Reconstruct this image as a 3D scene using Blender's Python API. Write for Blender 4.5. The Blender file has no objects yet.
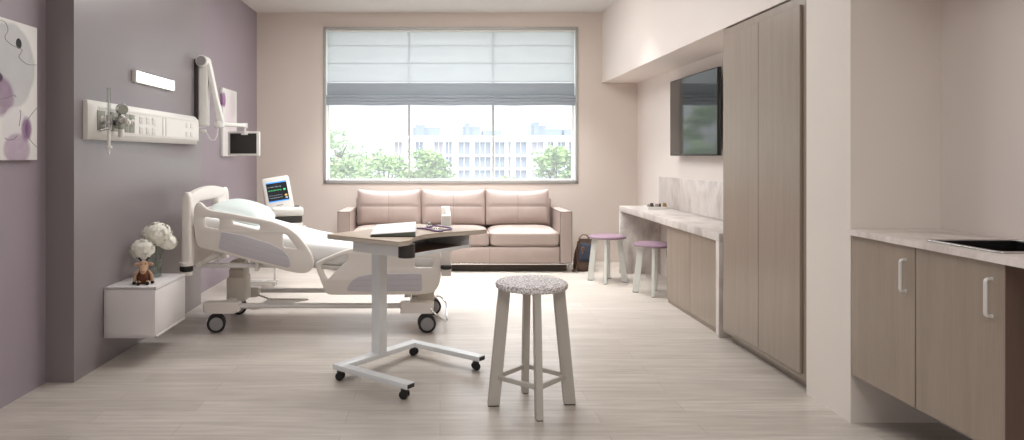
import bpy, bmesh, math, random
from mathutils import Vector, Matrix, Euler
random.seed(7)
PI = math.pi
S = bpy.context.scene
COL = S.collection
F, VX, VY, H = 700.0, 440.0, 156.0, 1.3      # focal length in pixels, vanishing point, eye height


def W(px, py, s):
    """a picture measurement at scale s (pixels per metre) as a world point"""
    return ((px - VX) / s, F / s, H - (py - VY) / s)


# ------------------------------------------------------------------ materials
def lin(c):
    return tuple(((v / 255) / 12.92 if v / 255 <= .04045 else ((v / 255 + .055) / 1.055) ** 2.4) for v in c) + (1,)


def base_mat(name):
    m = bpy.data.materials.new(name)
    m.use_nodes = True
    nt = m.node_tree
    return m, nt, nt.nodes['Principled BSDF']


def N(nt, kind, **kw):
    n = nt.nodes.new(kind)
    for k, v in kw.items():
        if k in n.inputs:
            n.inputs[k].default_value = v
        else:
            setattr(n, k, v)
    return n


def mat(name, c, rough=.5, metal=0, spec=.5, vary=.06, scale=6, bump=0, bscale=80, c2=None, stretch=None, emit=None, coat=0, trans=0, detail=3):
    """plain procedural material: noise drifts the colour between c and c2"""
    m, nt, p = base_mat(name)
    p.inputs['Roughness'].default_value = rough
    p.inputs['Metallic'].default_value = metal
    p.inputs['Specular IOR Level'].default_value = spec
    p.inputs['Coat Weight'].default_value = coat
    p.inputs['Coat Roughness'].default_value = .15
    p.inputs['Transmission Weight'].default_value = trans
    tc = N(nt, 'ShaderNodeTexCoord')
    mp = N(nt, 'ShaderNodeMapping')
    if stretch:
        mp.inputs['Scale'].default_value = stretch
    nt.links.new(tc.outputs['Object'], mp.inputs['Vector'])
    nz = N(nt, 'ShaderNodeTexNoise', Scale=scale, Detail=detail)
    nt.links.new(mp.outputs['Vector'], nz.inputs['Vector'])
    mx = N(nt, 'ShaderNodeMix', data_type='RGBA')
    a = lin(c)
    b = lin(c2) if c2 else tuple(v * (1 - vary * 2) for v in a[:3]) + (1,)
    mx.inputs[6].default_value = a
    mx.inputs[7].default_value = b
    rp = N(nt, 'ShaderNodeMapRange')
    rp.inputs['From Min'].default_value = .3
    rp.inputs['From Max'].default_value = .7
    nt.links.new(nz.outputs['Fac'], rp.inputs['Value'])
    nt.links.new(rp.outputs[0], mx.inputs[0])
    nt.links.new(mx.outputs[2], p.inputs['Base Color'])
    if bump:
        nb = N(nt, 'ShaderNodeTexNoise', Scale=bscale, Detail=4)
        nt.links.new(mp.outputs['Vector'], nb.inputs['Vector'])
        bp = N(nt, 'ShaderNodeBump', Strength=bump, Distance=.01)
        nt.links.new(nb.outputs['Fac'], bp.inputs['Height'])
        nt.links.new(bp.outputs['Normal'], p.inputs['Normal'])
    if emit:
        p.inputs['Emission Color'].default_value = lin(emit[0])
        p.inputs['Emission Strength'].default_value = emit[1]
    return m


def wood(name, c, c2, stretch, scale=5, rough=.33, contrast=(.35, .68)):
    """fine straight grain: noise stretched along the board, two octaves"""
    m, nt, p = base_mat(name)
    p.inputs['Roughness'].default_value = rough
    p.inputs['Specular IOR Level'].default_value = .4
    tc = N(nt, 'ShaderNodeTexCoord')
    mp = N(nt, 'ShaderNodeMapping')
    mp.inputs['Scale'].default_value = stretch
    nt.links.new(tc.outputs['Object'], mp.inputs['Vector'])
    n1 = N(nt, 'ShaderNodeTexNoise', Scale=scale, Detail=8, Roughness=.65)
    n2 = N(nt, 'ShaderNodeTexNoise', Scale=scale * 7, Detail=3)
    for n in (n1, n2):
        nt.links.new(mp.outputs['Vector'], n.inputs['Vector'])
    ad = N(nt, 'ShaderNodeMix', data_type='FLOAT')
    ad.inputs[0].default_value = .35
    nt.links.new(n1.outputs['Fac'], ad.inputs[2])
    nt.links.new(n2.outputs['Fac'], ad.inputs[3])
    rp = N(nt, 'ShaderNodeMapRange')
    rp.inputs['From Min'].default_value, rp.inputs['From Max'].default_value = contrast[0] - .08, contrast[1] + .08
    nt.links.new(ad.outputs[0], rp.inputs['Value'])
    mx = N(nt, 'ShaderNodeMix', data_type='RGBA')
    mx.inputs[6].default_value, mx.inputs[7].default_value = lin(c), lin(c2)
    nt.links.new(rp.outputs[0], mx.inputs[0])
    nt.links.new(mx.outputs[2], p.inputs['Base Color'])
    return m


def marble(name, c, c2, c3):
    m, nt, p = base_mat(name)
    p.inputs['Roughness'].default_value = .28
    tc = N(nt, 'ShaderNodeTexCoord')
    mp = N(nt, 'ShaderNodeMapping')
    mp.inputs['Rotation'].default_value = (.5, .35, .6)
    mp.inputs['Scale'].default_value = (1, 1, .45)
    nt.links.new(tc.outputs['Object'], mp.inputs['Vector'])
    n1 = N(nt, 'ShaderNodeTexNoise', Scale=3.2, Detail=8, Roughness=.62, Distortion=1.4)
    n2 = N(nt, 'ShaderNodeTexNoise', Scale=14, Detail=6, Distortion=.8)
    for n in (n1, n2):
        nt.links.new(mp.outputs['Vector'], n.inputs['Vector'])
    r1 = N(nt, 'ShaderNodeValToRGB')
    e = r1.color_ramp.elements
    e[0].position, e[0].color = .32, lin(c2)
    e[1].position, e[1].color = .62, lin(c)
    k = e.new(.47)
    k.color = lin(c3)
    nt.links.new(n1.outputs['Fac'], r1.inputs['Fac'])
    mx = N(nt, 'ShaderNodeMix', data_type='RGBA', blend_type='MULTIPLY')
    mx.inputs[0].default_value = .35
    r2 = N(nt, 'ShaderNodeValToRGB')
    r2.color_ramp.elements[0].position, r2.color_ramp.elements[0].color = .3, (.72, .7, .69, 1)
    r2.color_ramp.elements[1].position, r2.color_ramp.elements[1].color = .6, (1, 1, 1, 1)
    nt.links.new(n2.outputs['Fac'], r2.inputs['Fac'])
    nt.links.new(r1.outputs['Color'], mx.inputs[6])
    nt.links.new(r2.outputs['Color'], mx.inputs[7])
    nt.links.new(mx.outputs[2], p.inputs['Base Color'])
    return m


def floor_mat():
    m, nt, p = base_mat('greige_plank_floor')
    tc = N(nt, 'ShaderNodeTexCoord')
    br = N(nt, 'ShaderNodeTexBrick')
    br.inputs['Scale'].default_value = 1
    br.inputs['Brick Width'].default_value = 1.25
    br.inputs['Row Height'].default_value = .155
    br.inputs['Mortar Size'].default_value = .0014
    br.inputs['Mortar Smooth'].default_value = .4
    br.inputs['Bias'].default_value = 0
    br.offset = .37
    br.inputs['Color1'].default_value = lin((204, 196, 188))
    br.inputs['Color2'].default_value = lin((191, 183, 174))
    br.inputs['Mortar'].default_value = lin((160, 153, 146))
    nt.links.new(tc.outputs['Object'], br.inputs['Vector'])
    mp = N(nt, 'ShaderNodeMapping')
    mp.inputs['Scale'].default_value = (.9, 11, 1)
    nt.links.new(tc.outputs['Object'], mp.inputs['Vector'])
    nz = N(nt, 'ShaderNodeTexNoise', Scale=2.6, Detail=8, Roughness=.62)
    nt.links.new(mp.outputs['Vector'], nz.inputs['Vector'])
    rp = N(nt, 'ShaderNodeValToRGB')
    rp.color_ramp.elements[0].position, rp.color_ramp.elements[0].color = .32, (.72, .71, .7, 1)
    rp.color_ramp.elements[1].position, rp.color_ramp.elements[1].color = .66, (1.06, 1.06, 1.06, 1)
    nt.links.new(nz.outputs['Fac'], rp.inputs['Fac'])
    mx = N(nt, 'ShaderNodeMix', data_type='RGBA', blend_type='MULTIPLY')
    mx.inputs[0].default_value = .85
    nt.links.new(br.outputs['Color'], mx.inputs[6])
    nt.links.new(rp.outputs['Color'], mx.inputs[7])
    nt.links.new(mx.outputs[2], p.inputs['Base Color'])
    rr = N(nt, 'ShaderNodeMapRange')
    rr.inputs['To Min'].default_value, rr.inputs['To Max'].default_value = .24, .4
    nt.links.new(nz.outputs['Fac'], rr.inputs['Value'])
    nt.links.new(rr.outputs[0], p.inputs['Roughness'])
    p.inputs['Specular IOR Level'].default_value = .45
    bp = N(nt, 'ShaderNodeBump', Strength=.06, Distance=.004)
    nt.links.new(nz.outputs['Fac'], bp.inputs['Height'])
    nt.links.new(bp.outputs['Normal'], p.inputs['Normal'])
    return m


def glass_mat(name='window_glass', tint=(.97, .985, 1), gloss=.025, haze=0):
    m = bpy.data.materials.new(name)
    m.use_nodes = True
    nt = m.node_tree
    nt.nodes.remove(nt.nodes['Principled BSDF'])
    out = nt.nodes['Material Output']
    t = N(nt, 'ShaderNodeBsdfTransparent')
    t.inputs[0].default_value = tint + (1,)
    if haze:
        v = N(nt, 'ShaderNodeBsdfTranslucent')  # translucent white veil puts the outdoor haze into the pane
        v.inputs[0].default_value = (.95, .96, 1, 1)
        mv = N(nt, 'ShaderNodeMixShader')
        mv.inputs[0].default_value = haze
        nt.links.new(t.outputs[0], mv.inputs[1])
        nt.links.new(v.outputs[0], mv.inputs[2])
        t = mv
    g = N(nt, 'ShaderNodeBsdfGlossy')
    g.inputs['Roughness'].default_value = .02
    mx = N(nt, 'ShaderNodeMixShader')
    mx.inputs[0].default_value = gloss
    nt.links.new(t.outputs[0], mx.inputs[1])
    nt.links.new(g.outputs[0], mx.inputs[2])
    nt.links.new(mx.outputs[0], out.inputs['Surface'])
    return m


def sheer_mat(name, c, see, dif=.45):
    """woven cloth: see = share of open weave, the rest scatters light to both sides"""
    m = bpy.data.materials.new(name)
    m.use_nodes = True
    nt = m.node_tree
    nt.nodes.remove(nt.nodes['Principled BSDF'])
    out = nt.nodes['Material Output']
    t = N(nt, 'ShaderNodeBsdfTransparent')
    d = N(nt, 'ShaderNodeBsdfDiffuse')
    l = N(nt, 'ShaderNodeBsdfTranslucent')
    d.inputs[0].default_value = lin(c)
    l.inputs[0].default_value = lin(c)
    m1 = N(nt, 'ShaderNodeMixShader')
    m1.inputs[0].default_value = dif
    m2 = N(nt, 'ShaderNodeMixShader')
    tc = N(nt, 'ShaderNodeTexCoord')
    nz = N(nt, 'ShaderNodeTexNoise', Scale=300)
    nt.links.new(tc.outputs['Object'], nz.inputs['Vector'])
    rg = N(nt, 'ShaderNodeMapRange')
    rg.inputs['To Min'].default_value, rg.inputs['To Max'].default_value = see - .04, see + .04
    nt.links.new(nz.outputs['Fac'], rg.inputs['Value'])
    nt.links.new(rg.outputs[0], m2.inputs[0])
    nt.links.new(l.outputs[0], m1.inputs[1])
    nt.links.new(d.outputs[0], m1.inputs[2])
    nt.links.new(m1.outputs[0], m2.inputs[1])
    nt.links.new(t.outputs[0], m2.inputs[2])
    nt.links.new(m2.outputs[0], out.inputs['Surface'])
    return m


def art_mat(name, blobs, paper=(226, 224, 221)):
    """watercolour rounds on white canvas; each blob: y, z, ry, rz, colour, strength, softness, rim colour"""
    m, nt, p = base_mat(name)
    p.inputs['Roughness'].default_value = .7
    tc = N(nt, 'ShaderNodeTexCoord')
    nz = N(nt, 'ShaderNodeTexNoise', Scale=9, Detail=5)
    nt.links.new(tc.outputs['Object'], nz.inputs['Vector'])
    cur = None
    for (y, z, ry, rz, c, st, soft) in blobs:
        mp = N(nt, 'ShaderNodeMapping')
        mp.vector_type = 'POINT'
        mp.inputs['Scale'].default_value = (0, 1 / ry, 1 / rz)
        mp.inputs['Location'].default_value = (0, -y / ry, -z / rz)
        nt.links.new(tc.outputs['Object'], mp.inputs['Vector'])
        ln = N(nt, 'ShaderNodeVectorMath', operation='LENGTH')
        nt.links.new(mp.outputs['Vector'], ln.inputs[0])
        wob = N(nt, 'ShaderNodeMath', operation='MULTIPLY_ADD')
        wob.inputs[1].default_value = .22
        nt.links.new(nz.outputs['Fac'], wob.inputs[0])
        nt.links.new(ln.outputs['Value'], wob.inputs[2])
        rg = N(nt, 'ShaderNodeMapRange')
        rg.inputs['From Min'].default_value, rg.inputs['From Max'].default_value = 1.11 - soft, 1.11
        rg.inputs['To Min'].default_value, rg.inputs['To Max'].default_value = st, 0
        nt.links.new(wob.outputs[0], rg.inputs['Value'])
        wash = N(nt, 'ShaderNodeMapRange')
        wash.inputs['To Min'].default_value, wash.inputs['To Max'].default_value = .55, 1.3
        nt.links.new(nz.outputs['Fac'], wash.inputs['Value'])
        ml = N(nt, 'ShaderNodeMath', operation='MULTIPLY', use_clamp=True)
        nt.links.new(rg.outputs[0], ml.inputs[0])
        nt.links.new(wash.outputs[0], ml.inputs[1])
        mx = N(nt, 'ShaderNodeMix', data_type='RGBA')
        nt.links.new(ml.outputs[0], mx.inputs[0])
        if cur:
            nt.links.new(cur, mx.inputs[6])
        else:
            mx.inputs[6].default_value = lin(paper)
        mx.inputs[7].default_value = lin(c)
        cur = mx.outputs[2]
    nt.links.new(cur, p.inputs['Base Color'])
    return m


M = {}
M['floor'] = floor_mat()
M['ceiling'] = mat('ceiling_paint', (214, 211, 207), .85, vary=.01)
M['mauve'] = mat('mauve_wall_paint', (152, 141, 149), .5, vary=.01, scale=2)
M['headwall'] = mat('satin_mauve_panel', (134, 127, 129), .3, vary=.01, scale=2, spec=.7)
M['blush'] = mat('blush_wall_paint', (211, 200, 191), .7, vary=.01, scale=2)
M['cream'] = mat('cream_wall_paint', (228, 219, 213), .6, vary=.01, scale=2)
M['pinkish'] = mat('warm_grey_wall_paint', (226, 218, 210), .6, vary=.01, scale=2)
M['frame'] = mat('grey_window_metal', (176, 175, 172), .4, .2, vary=.02)
M['white_frame'] = mat('white_reveal_paint', (235, 234, 230), .5, vary=.01)
M['glass'] = glass_mat(haze=.09)
M['sheer'] = sheer_mat('sheer_white_blind', (212, 223, 226), .22, .9)
M['blind_fold'] = sheer_mat('grey_blind_folds', (170, 179, 187), .01, .85)
M['blind_cord'] = mat('blind_rib_grey', (190, 197, 200), .7, vary=.02)
M['wood'] = wood('taupe_wood_laminate', (158, 144, 130), (138, 124, 111), (9, 9, .5), 2.6)
M['wood_edge'] = wood('taupe_wood_edge', (152, 136, 122), (132, 116, 103), (9, 9, .5), 2.6)
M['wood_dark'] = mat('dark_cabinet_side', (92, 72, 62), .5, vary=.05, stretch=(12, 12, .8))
M['gap_shade'] = mat('gap_and_shade_brown', (70, 60, 54), .8, vary=.05)  # dark brown of the wardrobe top joint, also painted shade under the sofa
M['marble'] = marble('pale_marble', (221, 215, 210), (170, 160, 157), (205, 197, 192))
M['counter'] = marble('speckled_counter', (230, 222, 217), (196, 185, 179), (216, 206, 200))
M['steel'] = mat('brushed_steel', (196, 196, 196), .22, 1, vary=.04, scale=40)
M['chrome'] = mat('chrome', (224, 224, 224), .12, 1, vary=.02)
M['handle'] = mat('satin_nickel', (232, 231, 229), .3, .55, vary=.02)
M['black_gloss'] = mat('black_basin', (20, 20, 21), .25, vary=.1)
M['dark_steel'] = mat('dark_basin_steel', (84, 83, 82), .25, .9, vary=.05)
M['sofa'] = mat('blush_leather', (166, 150, 143), .42, spec=.5, vary=.03, scale=10, bump=.05, bscale=160)
M['sofa_seam'] = mat('leather_piping', (118, 105, 98), .6, vary=.03)
M['bed'] = mat('ivory_bed_plastic', (236, 230, 224), .38, vary=.015, scale=3)
M['bed_metal'] = mat('ivory_painted_steel', (228, 224, 218), .4, .1, vary=.02)
M['bed_grey'] = mat('grey_grip_plastic', (202, 199, 206), .5, vary=.02)
M['bed_groove'] = mat('grip_groove_grey', (184, 181, 188), .5, vary=.02)
M['bed_dark'] = mat('taupe_lift_housing', (205, 198, 187), .5, vary=.02)
M['silver'] = mat('silver_tube', (236, 234, 233), .28, .25, vary=.02)
M['rubber'] = mat('black_rubber', (30, 29, 29), .6, vary=.08)
M['hub'] = mat('grey_wheel_hub', (150, 148, 150), .45, vary=.03)
M['sheet'] = mat('white_bed_sheet', (240, 240, 239), .85, vary=.01, bump=.08, bscale=25)
M['pillow'] = mat('pale_mint_pillow_cotton', (214, 224, 222), .85, vary=.015, bump=.1, bscale=20)
M['table_metal'] = mat('pale_grey_powder_coat', (234, 238, 240), .38, .1, vary=.015)
M['table_wood'] = wood('oak_table_top', (202, 182, 161), (184, 163, 143), (2.0, 22, 22), 3.5, rough=.34)
M['table_edge'] = mat('beige_table_edge', (202, 192, 179), .45, vary=.03)
M['tray_wood'] = wood('brown_tray_board', (112, 78, 56), (88, 60, 44), (2, 20, 20), 3.5)
M['dark_plastic'] = mat('charcoal_plastic', (58, 55, 52), .4, vary=.05)
M['stool_leg'] = mat('greige_stool_paint', (188, 183, 175), .45, vary=.02)
M['stool_white'] = mat('pale_stool_paint', (222, 223, 217), .45, vary=.02)
M['mauve_seat'] = mat('mauve_vinyl', (140, 115, 131), .42, vary=.04, scale=12)
M['white_satin'] = mat('white_lacquer', (226, 222, 222), .3, vary=.01)
M['white_plastic'] = mat('white_plastic', (228, 226, 221), .4, vary=.015)
M['outlet'] = mat('grey_green_outlet', (150, 152, 140), .5, vary=.05, scale=20)
M['outlet_white'] = mat('socket_relief_plastic', (222, 219, 213), .5, vary=.02)
M['slot'] = mat('socket_slot_plastic', (190, 187, 180), .5, vary=.02)
M['lamp'] = mat('lit_lamp_cover', (255, 255, 255), .4, emit=((255, 253, 250), 4.0), vary=0)
M['screen_dark'] = mat('dark_screen', (52, 50, 47), .35, vary=.03, spec=.3)
M['tv_glass'] = mat('black_tv_glass', (10, 10, 11), .06, vary=0, spec=1.0)
M['tv_body'] = mat('black_tv_plastic', (24, 23, 23), .4, vary=.05)
M['clear'] = glass_mat('clear_glass', (.9, .93, .92), .14)
M['petal'] = mat('white_hydrangea_petal', (250, 248, 238), .8, vary=.05, scale=40)
M['stem'] = mat('green_stem', (96, 120, 70), .6, vary=.1)
M['plush_tan'] = mat('tan_plush', (196, 158, 128), .9, vary=.1, scale=60, bump=.3, bscale=200)
M['plush_brown'] = mat('brown_plush', (112, 66, 46), .95, vary=.2, scale=60, bump=.4, bscale=200)
M['plush_dark'] = mat('dark_plush', (34, 28, 27), .9, vary=.1, scale=60)
M['leather'] = mat('brown_bag_leather', (80, 56, 43), .5, vary=.15, scale=9)
M['leather_tan'] = mat('tan_bag_leather', (142, 110, 88), .5, vary=.12, scale=9)
M['navy'] = mat('navy_bag_cloth', (48, 54, 70), .75, vary=.1, scale=20)
M['brass'] = mat('brass', (190, 156, 96), .3, 1, vary=.05)
M['paper'] = mat('white_cover', (246, 246, 245), .35, vary=.005)
M['pages'] = mat('grey_green_pages', (122, 132, 120), .6, vary=.06, stretch=(2, 2, 90))
M['cover_dark'] = mat('dark_green_cover', (44, 50, 46), .45, vary=.06)
M['purple_tube'] = mat('purple_rubber_tube', (134, 108, 150), .45, vary=.05)
M['leaf'] = mat('tree_leaf', (100, 134, 74), .6, vary=0, c2=(150, 176, 110), scale=3)
M['leaf_pale'] = mat('pale_tree_leaf', (150, 176, 130), .6, vary=0, c2=(176, 196, 156), scale=3)
M['bark'] = mat('tree_bark', (108, 98, 86), .9, vary=.15, scale=12)
M['facade'] = mat('white_facade', (236, 236, 238), .8, vary=.01)
M['facade_glass'] = mat('pale_blue_glazing', (158, 168, 184), .5, vary=.12, scale=.4)
M['facade_dim'] = mat('lilac_blind_glazing', (176, 174, 184), .5, vary=.08, scale=.4)
M['roof_plant'] = mat('blue_grey_roof_plant', (120, 132, 148), .7, vary=.05)
M['ground'] = mat('pale_street', (128, 130, 122), .9, vary=.1)
M['ink'] = mat('grey_ink', (140, 135, 138), .8, vary=.1)
M['ink_black'] = mat('black_ink', (22, 20, 22), .7, vary=.1)


def tweed():
    m, nt, p = base_mat('grey_woven_tweed')
    p.inputs['Roughness'].default_value = .95
    tc = N(nt, 'ShaderNodeTexCoord')
    v = N(nt, 'ShaderNodeTexVoronoi', Scale=230)
    n = N(nt, 'ShaderNodeTexNoise', Scale=110, Detail=4)
    for q in (v, n):
        nt.links.new(tc.outputs['Object'], q.inputs['Vector'])
    r = N(nt, 'ShaderNodeValToRGB')
    r.color_ramp.elements[0].position, r.color_ramp.elements[0].color = .4, lin((166, 155, 157))
    r.color_ramp.elements[1].position, r.color_ramp.elements[1].color = .58, lin((242, 233, 233))
    nt.links.new(n.outputs['Fac'], r.inputs['Fac'])
    mx = N(nt, 'ShaderNodeMix', data_type='RGBA', blend_type='MULTIPLY')
    mx.inputs[0].default_value = .25
    nt.links.new(r.outputs['Color'], mx.inputs[6])
    nt.links.new(v.outputs['Color'], mx.inputs[7])
    hs = N(nt, 'ShaderNodeHueSaturation')
    hs.inputs['Saturation'].default_value = .5
    hs.inputs['Value'].default_value = 1.2
    nt.links.new(mx.outputs[2], hs.inputs['Color'])
    nt.links.new(hs.outputs['Color'], p.inputs['Base Color'])
    b = N(nt, 'ShaderNodeBump', Strength=.7, Distance=.004)
    nt.links.new(v.outputs['Distance'], b.inputs['Height'])
    nt.links.new(b.outputs['Normal'], p.inputs['Normal'])
    return m


M['tweed'] = tweed()


# ------------------------------------------------------------------ mesh building
def smooth_bm(bm, ang=38):
    bm.normal_update()
    lim = math.radians(ang)
    for f in bm.faces:
        f.smooth = True
    for e in bm.edges:
        if len(e.link_faces) == 2:
            e.smooth = e.calc_face_angle(0) < lim
        else:
            e.smooth = False


def wloc(o):
    v = Vector((0, 0, 0))
    while o:
        v = v + Vector(o.location)
        o = o.parent
    return v


class MB:
    """collects shapes, then links them as ONE mesh object"""

    def __init__(self):
        self.bm = bmesh.new()

    def _add(self, tmp, mtx=None):
        if mtx is not None:
            bmesh.ops.transform(tmp, matrix=mtx, verts=tmp.verts[:])
        me = bpy.data.meshes.new('tmp')
        tmp.to_mesh(me)
        tmp.free()
        self.bm.from_mesh(me)
        bpy.data.meshes.remove(me)
        return self

    def box(self, c, size, rot=None, bev=0, seg=2):
        t = bmesh.new()
        bmesh.ops.create_cube(t, size=1)
        bmesh.ops.scale(t, vec=size, verts=t.verts[:])
        if bev:
            bmesh.ops.bevel(t, geom=t.edges[:] + t.verts[:], offset=min(bev, min(size) * .49), segments=seg, affect='EDGES', profile=.5)
        mtx = Matrix.Translation(c)
        if rot is not None:
            mtx = mtx @ (rot if isinstance(rot, Matrix) else Euler(rot).to_matrix().to_4x4())
        return self._add(t, mtx)

    def bx(self, x0, x1, y0, y1, z0, z1, bev=0, seg=2):
        return self.box(((x0 + x1) / 2, (y0 + y1) / 2, (z0 + z1) / 2), (abs(x1 - x0), abs(y1 - y0), abs(z1 - z0)), None, bev, seg)

    def bar(self, p0, p1, w, h, bev=0, up=(0, 0, 1)):
        """box from p0 to p1; w across, h along 'up'"""
        p0, p1 = Vector(p0), Vector(p1)
        d = p1 - p0
        z = d.normalized()
        u = Vector(up)
        u = (u - z * u.dot(z))
        if u.length < 1e-4:
            u = Vector((1, 0, 0)) - z * z.x
        u.normalize()
        x = u.cross(z)
        mtx = Matrix((x, u, z)).transposed().to_4x4()
        return self.box((p0 + p1) / 2, (w, h, d.length), mtx, bev)

    def cyl(self, p0, p1, r0, r1=None, n=24, bev=0):
        p0, p1 = Vector(p0), Vector(p1)
        d = p1 - p0
        t = bmesh.new()
        bmesh.ops.create_cone(t, cap_ends=True, segments=n, radius1=r0, radius2=r0 if r1 is None else r1, depth=d.length)
        if bev:
            es = [e for e in t.edges if len(e.link_faces) == 2 and e.calc_face_angle(0) > 1]
            bmesh.ops.bevel(t, geom=es, offset=bev, segments=3, affect='EDGES', profile=.5)
        q = Vector((0, 0, 1)).rotation_difference(d.normalized()).to_matrix().to_4x4()
        return self._add(t, Matrix.Translation((p0 + p1) / 2) @ q)

    def tube(self, pts, r, n=10, closed=False, flat=1.0):
        pts = [Vector(p) for p in pts]
        k = len(pts)
        rad = r if isinstance(r, (list, tuple)) else [r] * k
        t = bmesh.new()
        rings = []
        ref = None
        for i, p in enumerate(pts):
            a = pts[i - 1] if (i or closed) else p
            b = pts[(i + 1) % k] if (i < k - 1 or closed) else p
            d = (b - a).normalized()
            if ref is None:
                ref = d.orthogonal().normalized()
            ref = (ref - d * ref.dot(d)).normalized()
            s = d.cross(ref)
            rings.append([t.verts.new(p + ref * math.cos(2 * PI * j / n) * rad[i] + s * math.sin(2 * PI * j / n) * rad[i] * flat) for j in range(n)])
        for i in range(k if closed else k - 1):
            A, B = rings[i], rings[(i + 1) % k]
            for j in range(n):
                t.faces.new((A[j], A[(j + 1) % n], B[(j + 1) % n], B[j]))
        if not closed:
            t.faces.new(rings[0][::-1])
            t.faces.new(rings[-1])
        bmesh.ops.recalc_face_normals(t, faces=t.faces[:])
        return self._add(t)

    def lathe(self, prof, c=(0, 0, 0), n=32, mtx=None):
        t = bmesh.new()
        rings = []
        for (r, z) in prof:
            if r < 1e-5:
                rings.append([t.verts.new((0, 0, z))])
            else:
                rings.append([t.verts.new((r * math.cos(2 * PI * j / n), r * math.sin(2 * PI * j / n), z)) for j in range(n)])
        for A, B in zip(rings, rings[1:]):
            for j in range(n):
                q = (j + 1) % n
                if len(A) == 1 and len(B) > 1:
                    t.faces.new((A[0], B[q], B[j]))
                elif len(B) == 1 and len(A) > 1:
                    t.faces.new((A[j], A[q], B[0]))
                elif len(A) > 1:
                    t.faces.new((A[j], A[q], B[q], B[j]))
        bmesh.ops.recalc_face_normals(t, faces=t.faces[:])
        m = Matrix.Translation(c)
        return self._add(t, m @ mtx if mtx is not None else m)

    def ball(self, c, r, rot=None, sub=3):
        t = bmesh.new()
        bmesh.ops.create_icosphere(t, subdivisions=sub, radius=1)
        r = (r, r, r) if not isinstance(r, (tuple, list)) else r
        m = Matrix.Translation(c)
        if rot is not None:
            m = m @ Euler(rot).to_matrix().to_4x4()
        return self._add(t, m @ Matrix.Diagonal((r[0], r[1], r[2], 1)))

    def loft(self, secs):
        """closed cross-sections of equal length"""
        t = bmesh.new()
        R = [[t.verts.new(p) for p in s] for s in secs]
        n = len(R[0])
        for A, B in zip(R, R[1:]):
            for j in range(n):
                t.faces.new((A[j], A[(j + 1) % n], B[(j + 1) % n], B[j]))
        t.faces.new(R[0][::-1])
        t.faces.new(R[-1])
        bmesh.ops.recalc_face_normals(t, faces=t.faces[:])
        return self._add(t)

    def puff(self, c, size, r, n=14, crown=(0, 0, 0), rot=None, pinch=0, pw=2.2):
        """upholstered block: rounded box whose faces swell by crown"""
        t = bmesh.new()
        bmesh.ops.create_cube(t, size=2)
        bmesh.ops.subdivide_edges(t, edges=t.edges[:], cuts=n, use_grid_fill=True)
        hx, hy, hz = size[0] / 2, size[1] / 2, size[2] / 2
        for v in t.verts:
            u = v.co.copy()
            q = Vector((u.x * hx, u.y * hy, u.z * hz))
            inner = Vector((max(-hx + r, min(hx - r, q.x)), max(-hy + r, min(hy - r, q.y)), max(-hz + r, min(hz - r, q.z))))
            d = q - inner
            p = inner + d.normalized() * r if d.length > 1e-6 else q
            p.x += u.x * crown[0] * (1 - u.y ** 2) * (1 - u.z ** 2)
            p.y += u.y * crown[1] * (1 - u.x ** 2) * (1 - u.z ** 2)
            p.z += u.z * crown[2] * (1 - abs(u.x) ** pw) * (1 - abs(u.y) ** pw)
            if pinch:
                p.z *= 1 - pinch * max(abs(u.x), abs(u.y)) ** 3
            v.co = p
        m = Matrix.Translation(c)
        if rot is not None:
            m = m @ (rot if isinstance(rot, Matrix) else Euler(rot).to_matrix().to_4x4())
        return self._add(t, m)

    def plate(self, loops, thick, bev=.004, mtx=None):
        """flat shape with holes (first loop outside), extruded and round-edged; loops lie in xy, mtx places them"""
        cu = bpy.data.curves.new('tmp', 'CURVE')
        cu.dimensions = '2D'
        cu.fill_mode = 'BOTH'
        cu.extrude = max(thick / 2 - bev, .0002)
        cu.bevel_depth = bev
        cu.bevel_resolution = 2
        cu.offset = -bev
        for lp in loops:
            sp = cu.splines.new('POLY')
            sp.points.add(len(lp) - 1)
            for q, (x, y) in zip(sp.points, lp):
                q.co = (x, y, 0, 1)
            sp.use_cyclic_u = True
        o = bpy.data.objects.new('tmp', cu)
        COL.objects.link(o)
        dg = bpy.context.evaluated_depsgraph_get()
        me = bpy.data.meshes.new_from_object(o.evaluated_get(dg))
        t = bmesh.new()
        t.from_mesh(me)
        bmesh.ops.remove_doubles(t, verts=t.verts[:], dist=1e-5)
        bpy.data.objects.remove(o)
        bpy.data.curves.remove(cu)
        bpy.data.meshes.remove(me)
        return self._add(t, mtx)

    def build(self, name, m, parent=None, world=False, ang=38, label=None):
        smooth_bm(self.bm, ang)
        if world and parent is not None:
            bmesh.ops.translate(self.bm, vec=-wloc(parent), verts=self.bm.verts[:])
        me = bpy.data.meshes.new(name)
        self.bm.to_mesh(me)
        self.bm.free()
        me.materials.append(M[m] if isinstance(m, str) else m)
        o = bpy.data.objects.new(name, me)
        COL.objects.link(o)
        if parent is not None:
            o.parent = parent
        if label:
            o['label'] = label
        return o


def chaikin(pts, k=2):
    for _ in range(k):
        out = []
        for i in range(len(pts)):
            a, b = pts[i], pts[(i + 1) % len(pts)]
            out.append(tuple(a[j] * .75 + b[j] * .25 for j in range(len(a))))
            out.append(tuple(a[j] * .25 + b[j] * .75 for j in range(len(a))))
        pts = out
    return pts


def fillet(pts, r, n=5):
    """round the corners of a polygon; r = radius or list of radii"""
    out = []
    k = len(pts)
    for i in range(k):
        p = Vector(pts[i])
        a, b = Vector(pts[i - 1]), Vector(pts[(i + 1) % k])
        rr = r[i] if isinstance(r, (list, tuple)) else r
        if rr <= 0:
            out.append(tuple(p))
            continue
        ta, tb = (a - p), (b - p)
        d = min(rr, ta.length * .48, tb.length * .48)
        A, B = p + ta.normalized() * d, p + tb.normalized() * d
        for j in range(n + 1):
            t = j / n
            out.append(tuple(A * (1 - t) ** 2 + p * 2 * t * (1 - t) + B * t ** 2))
    return out


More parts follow.
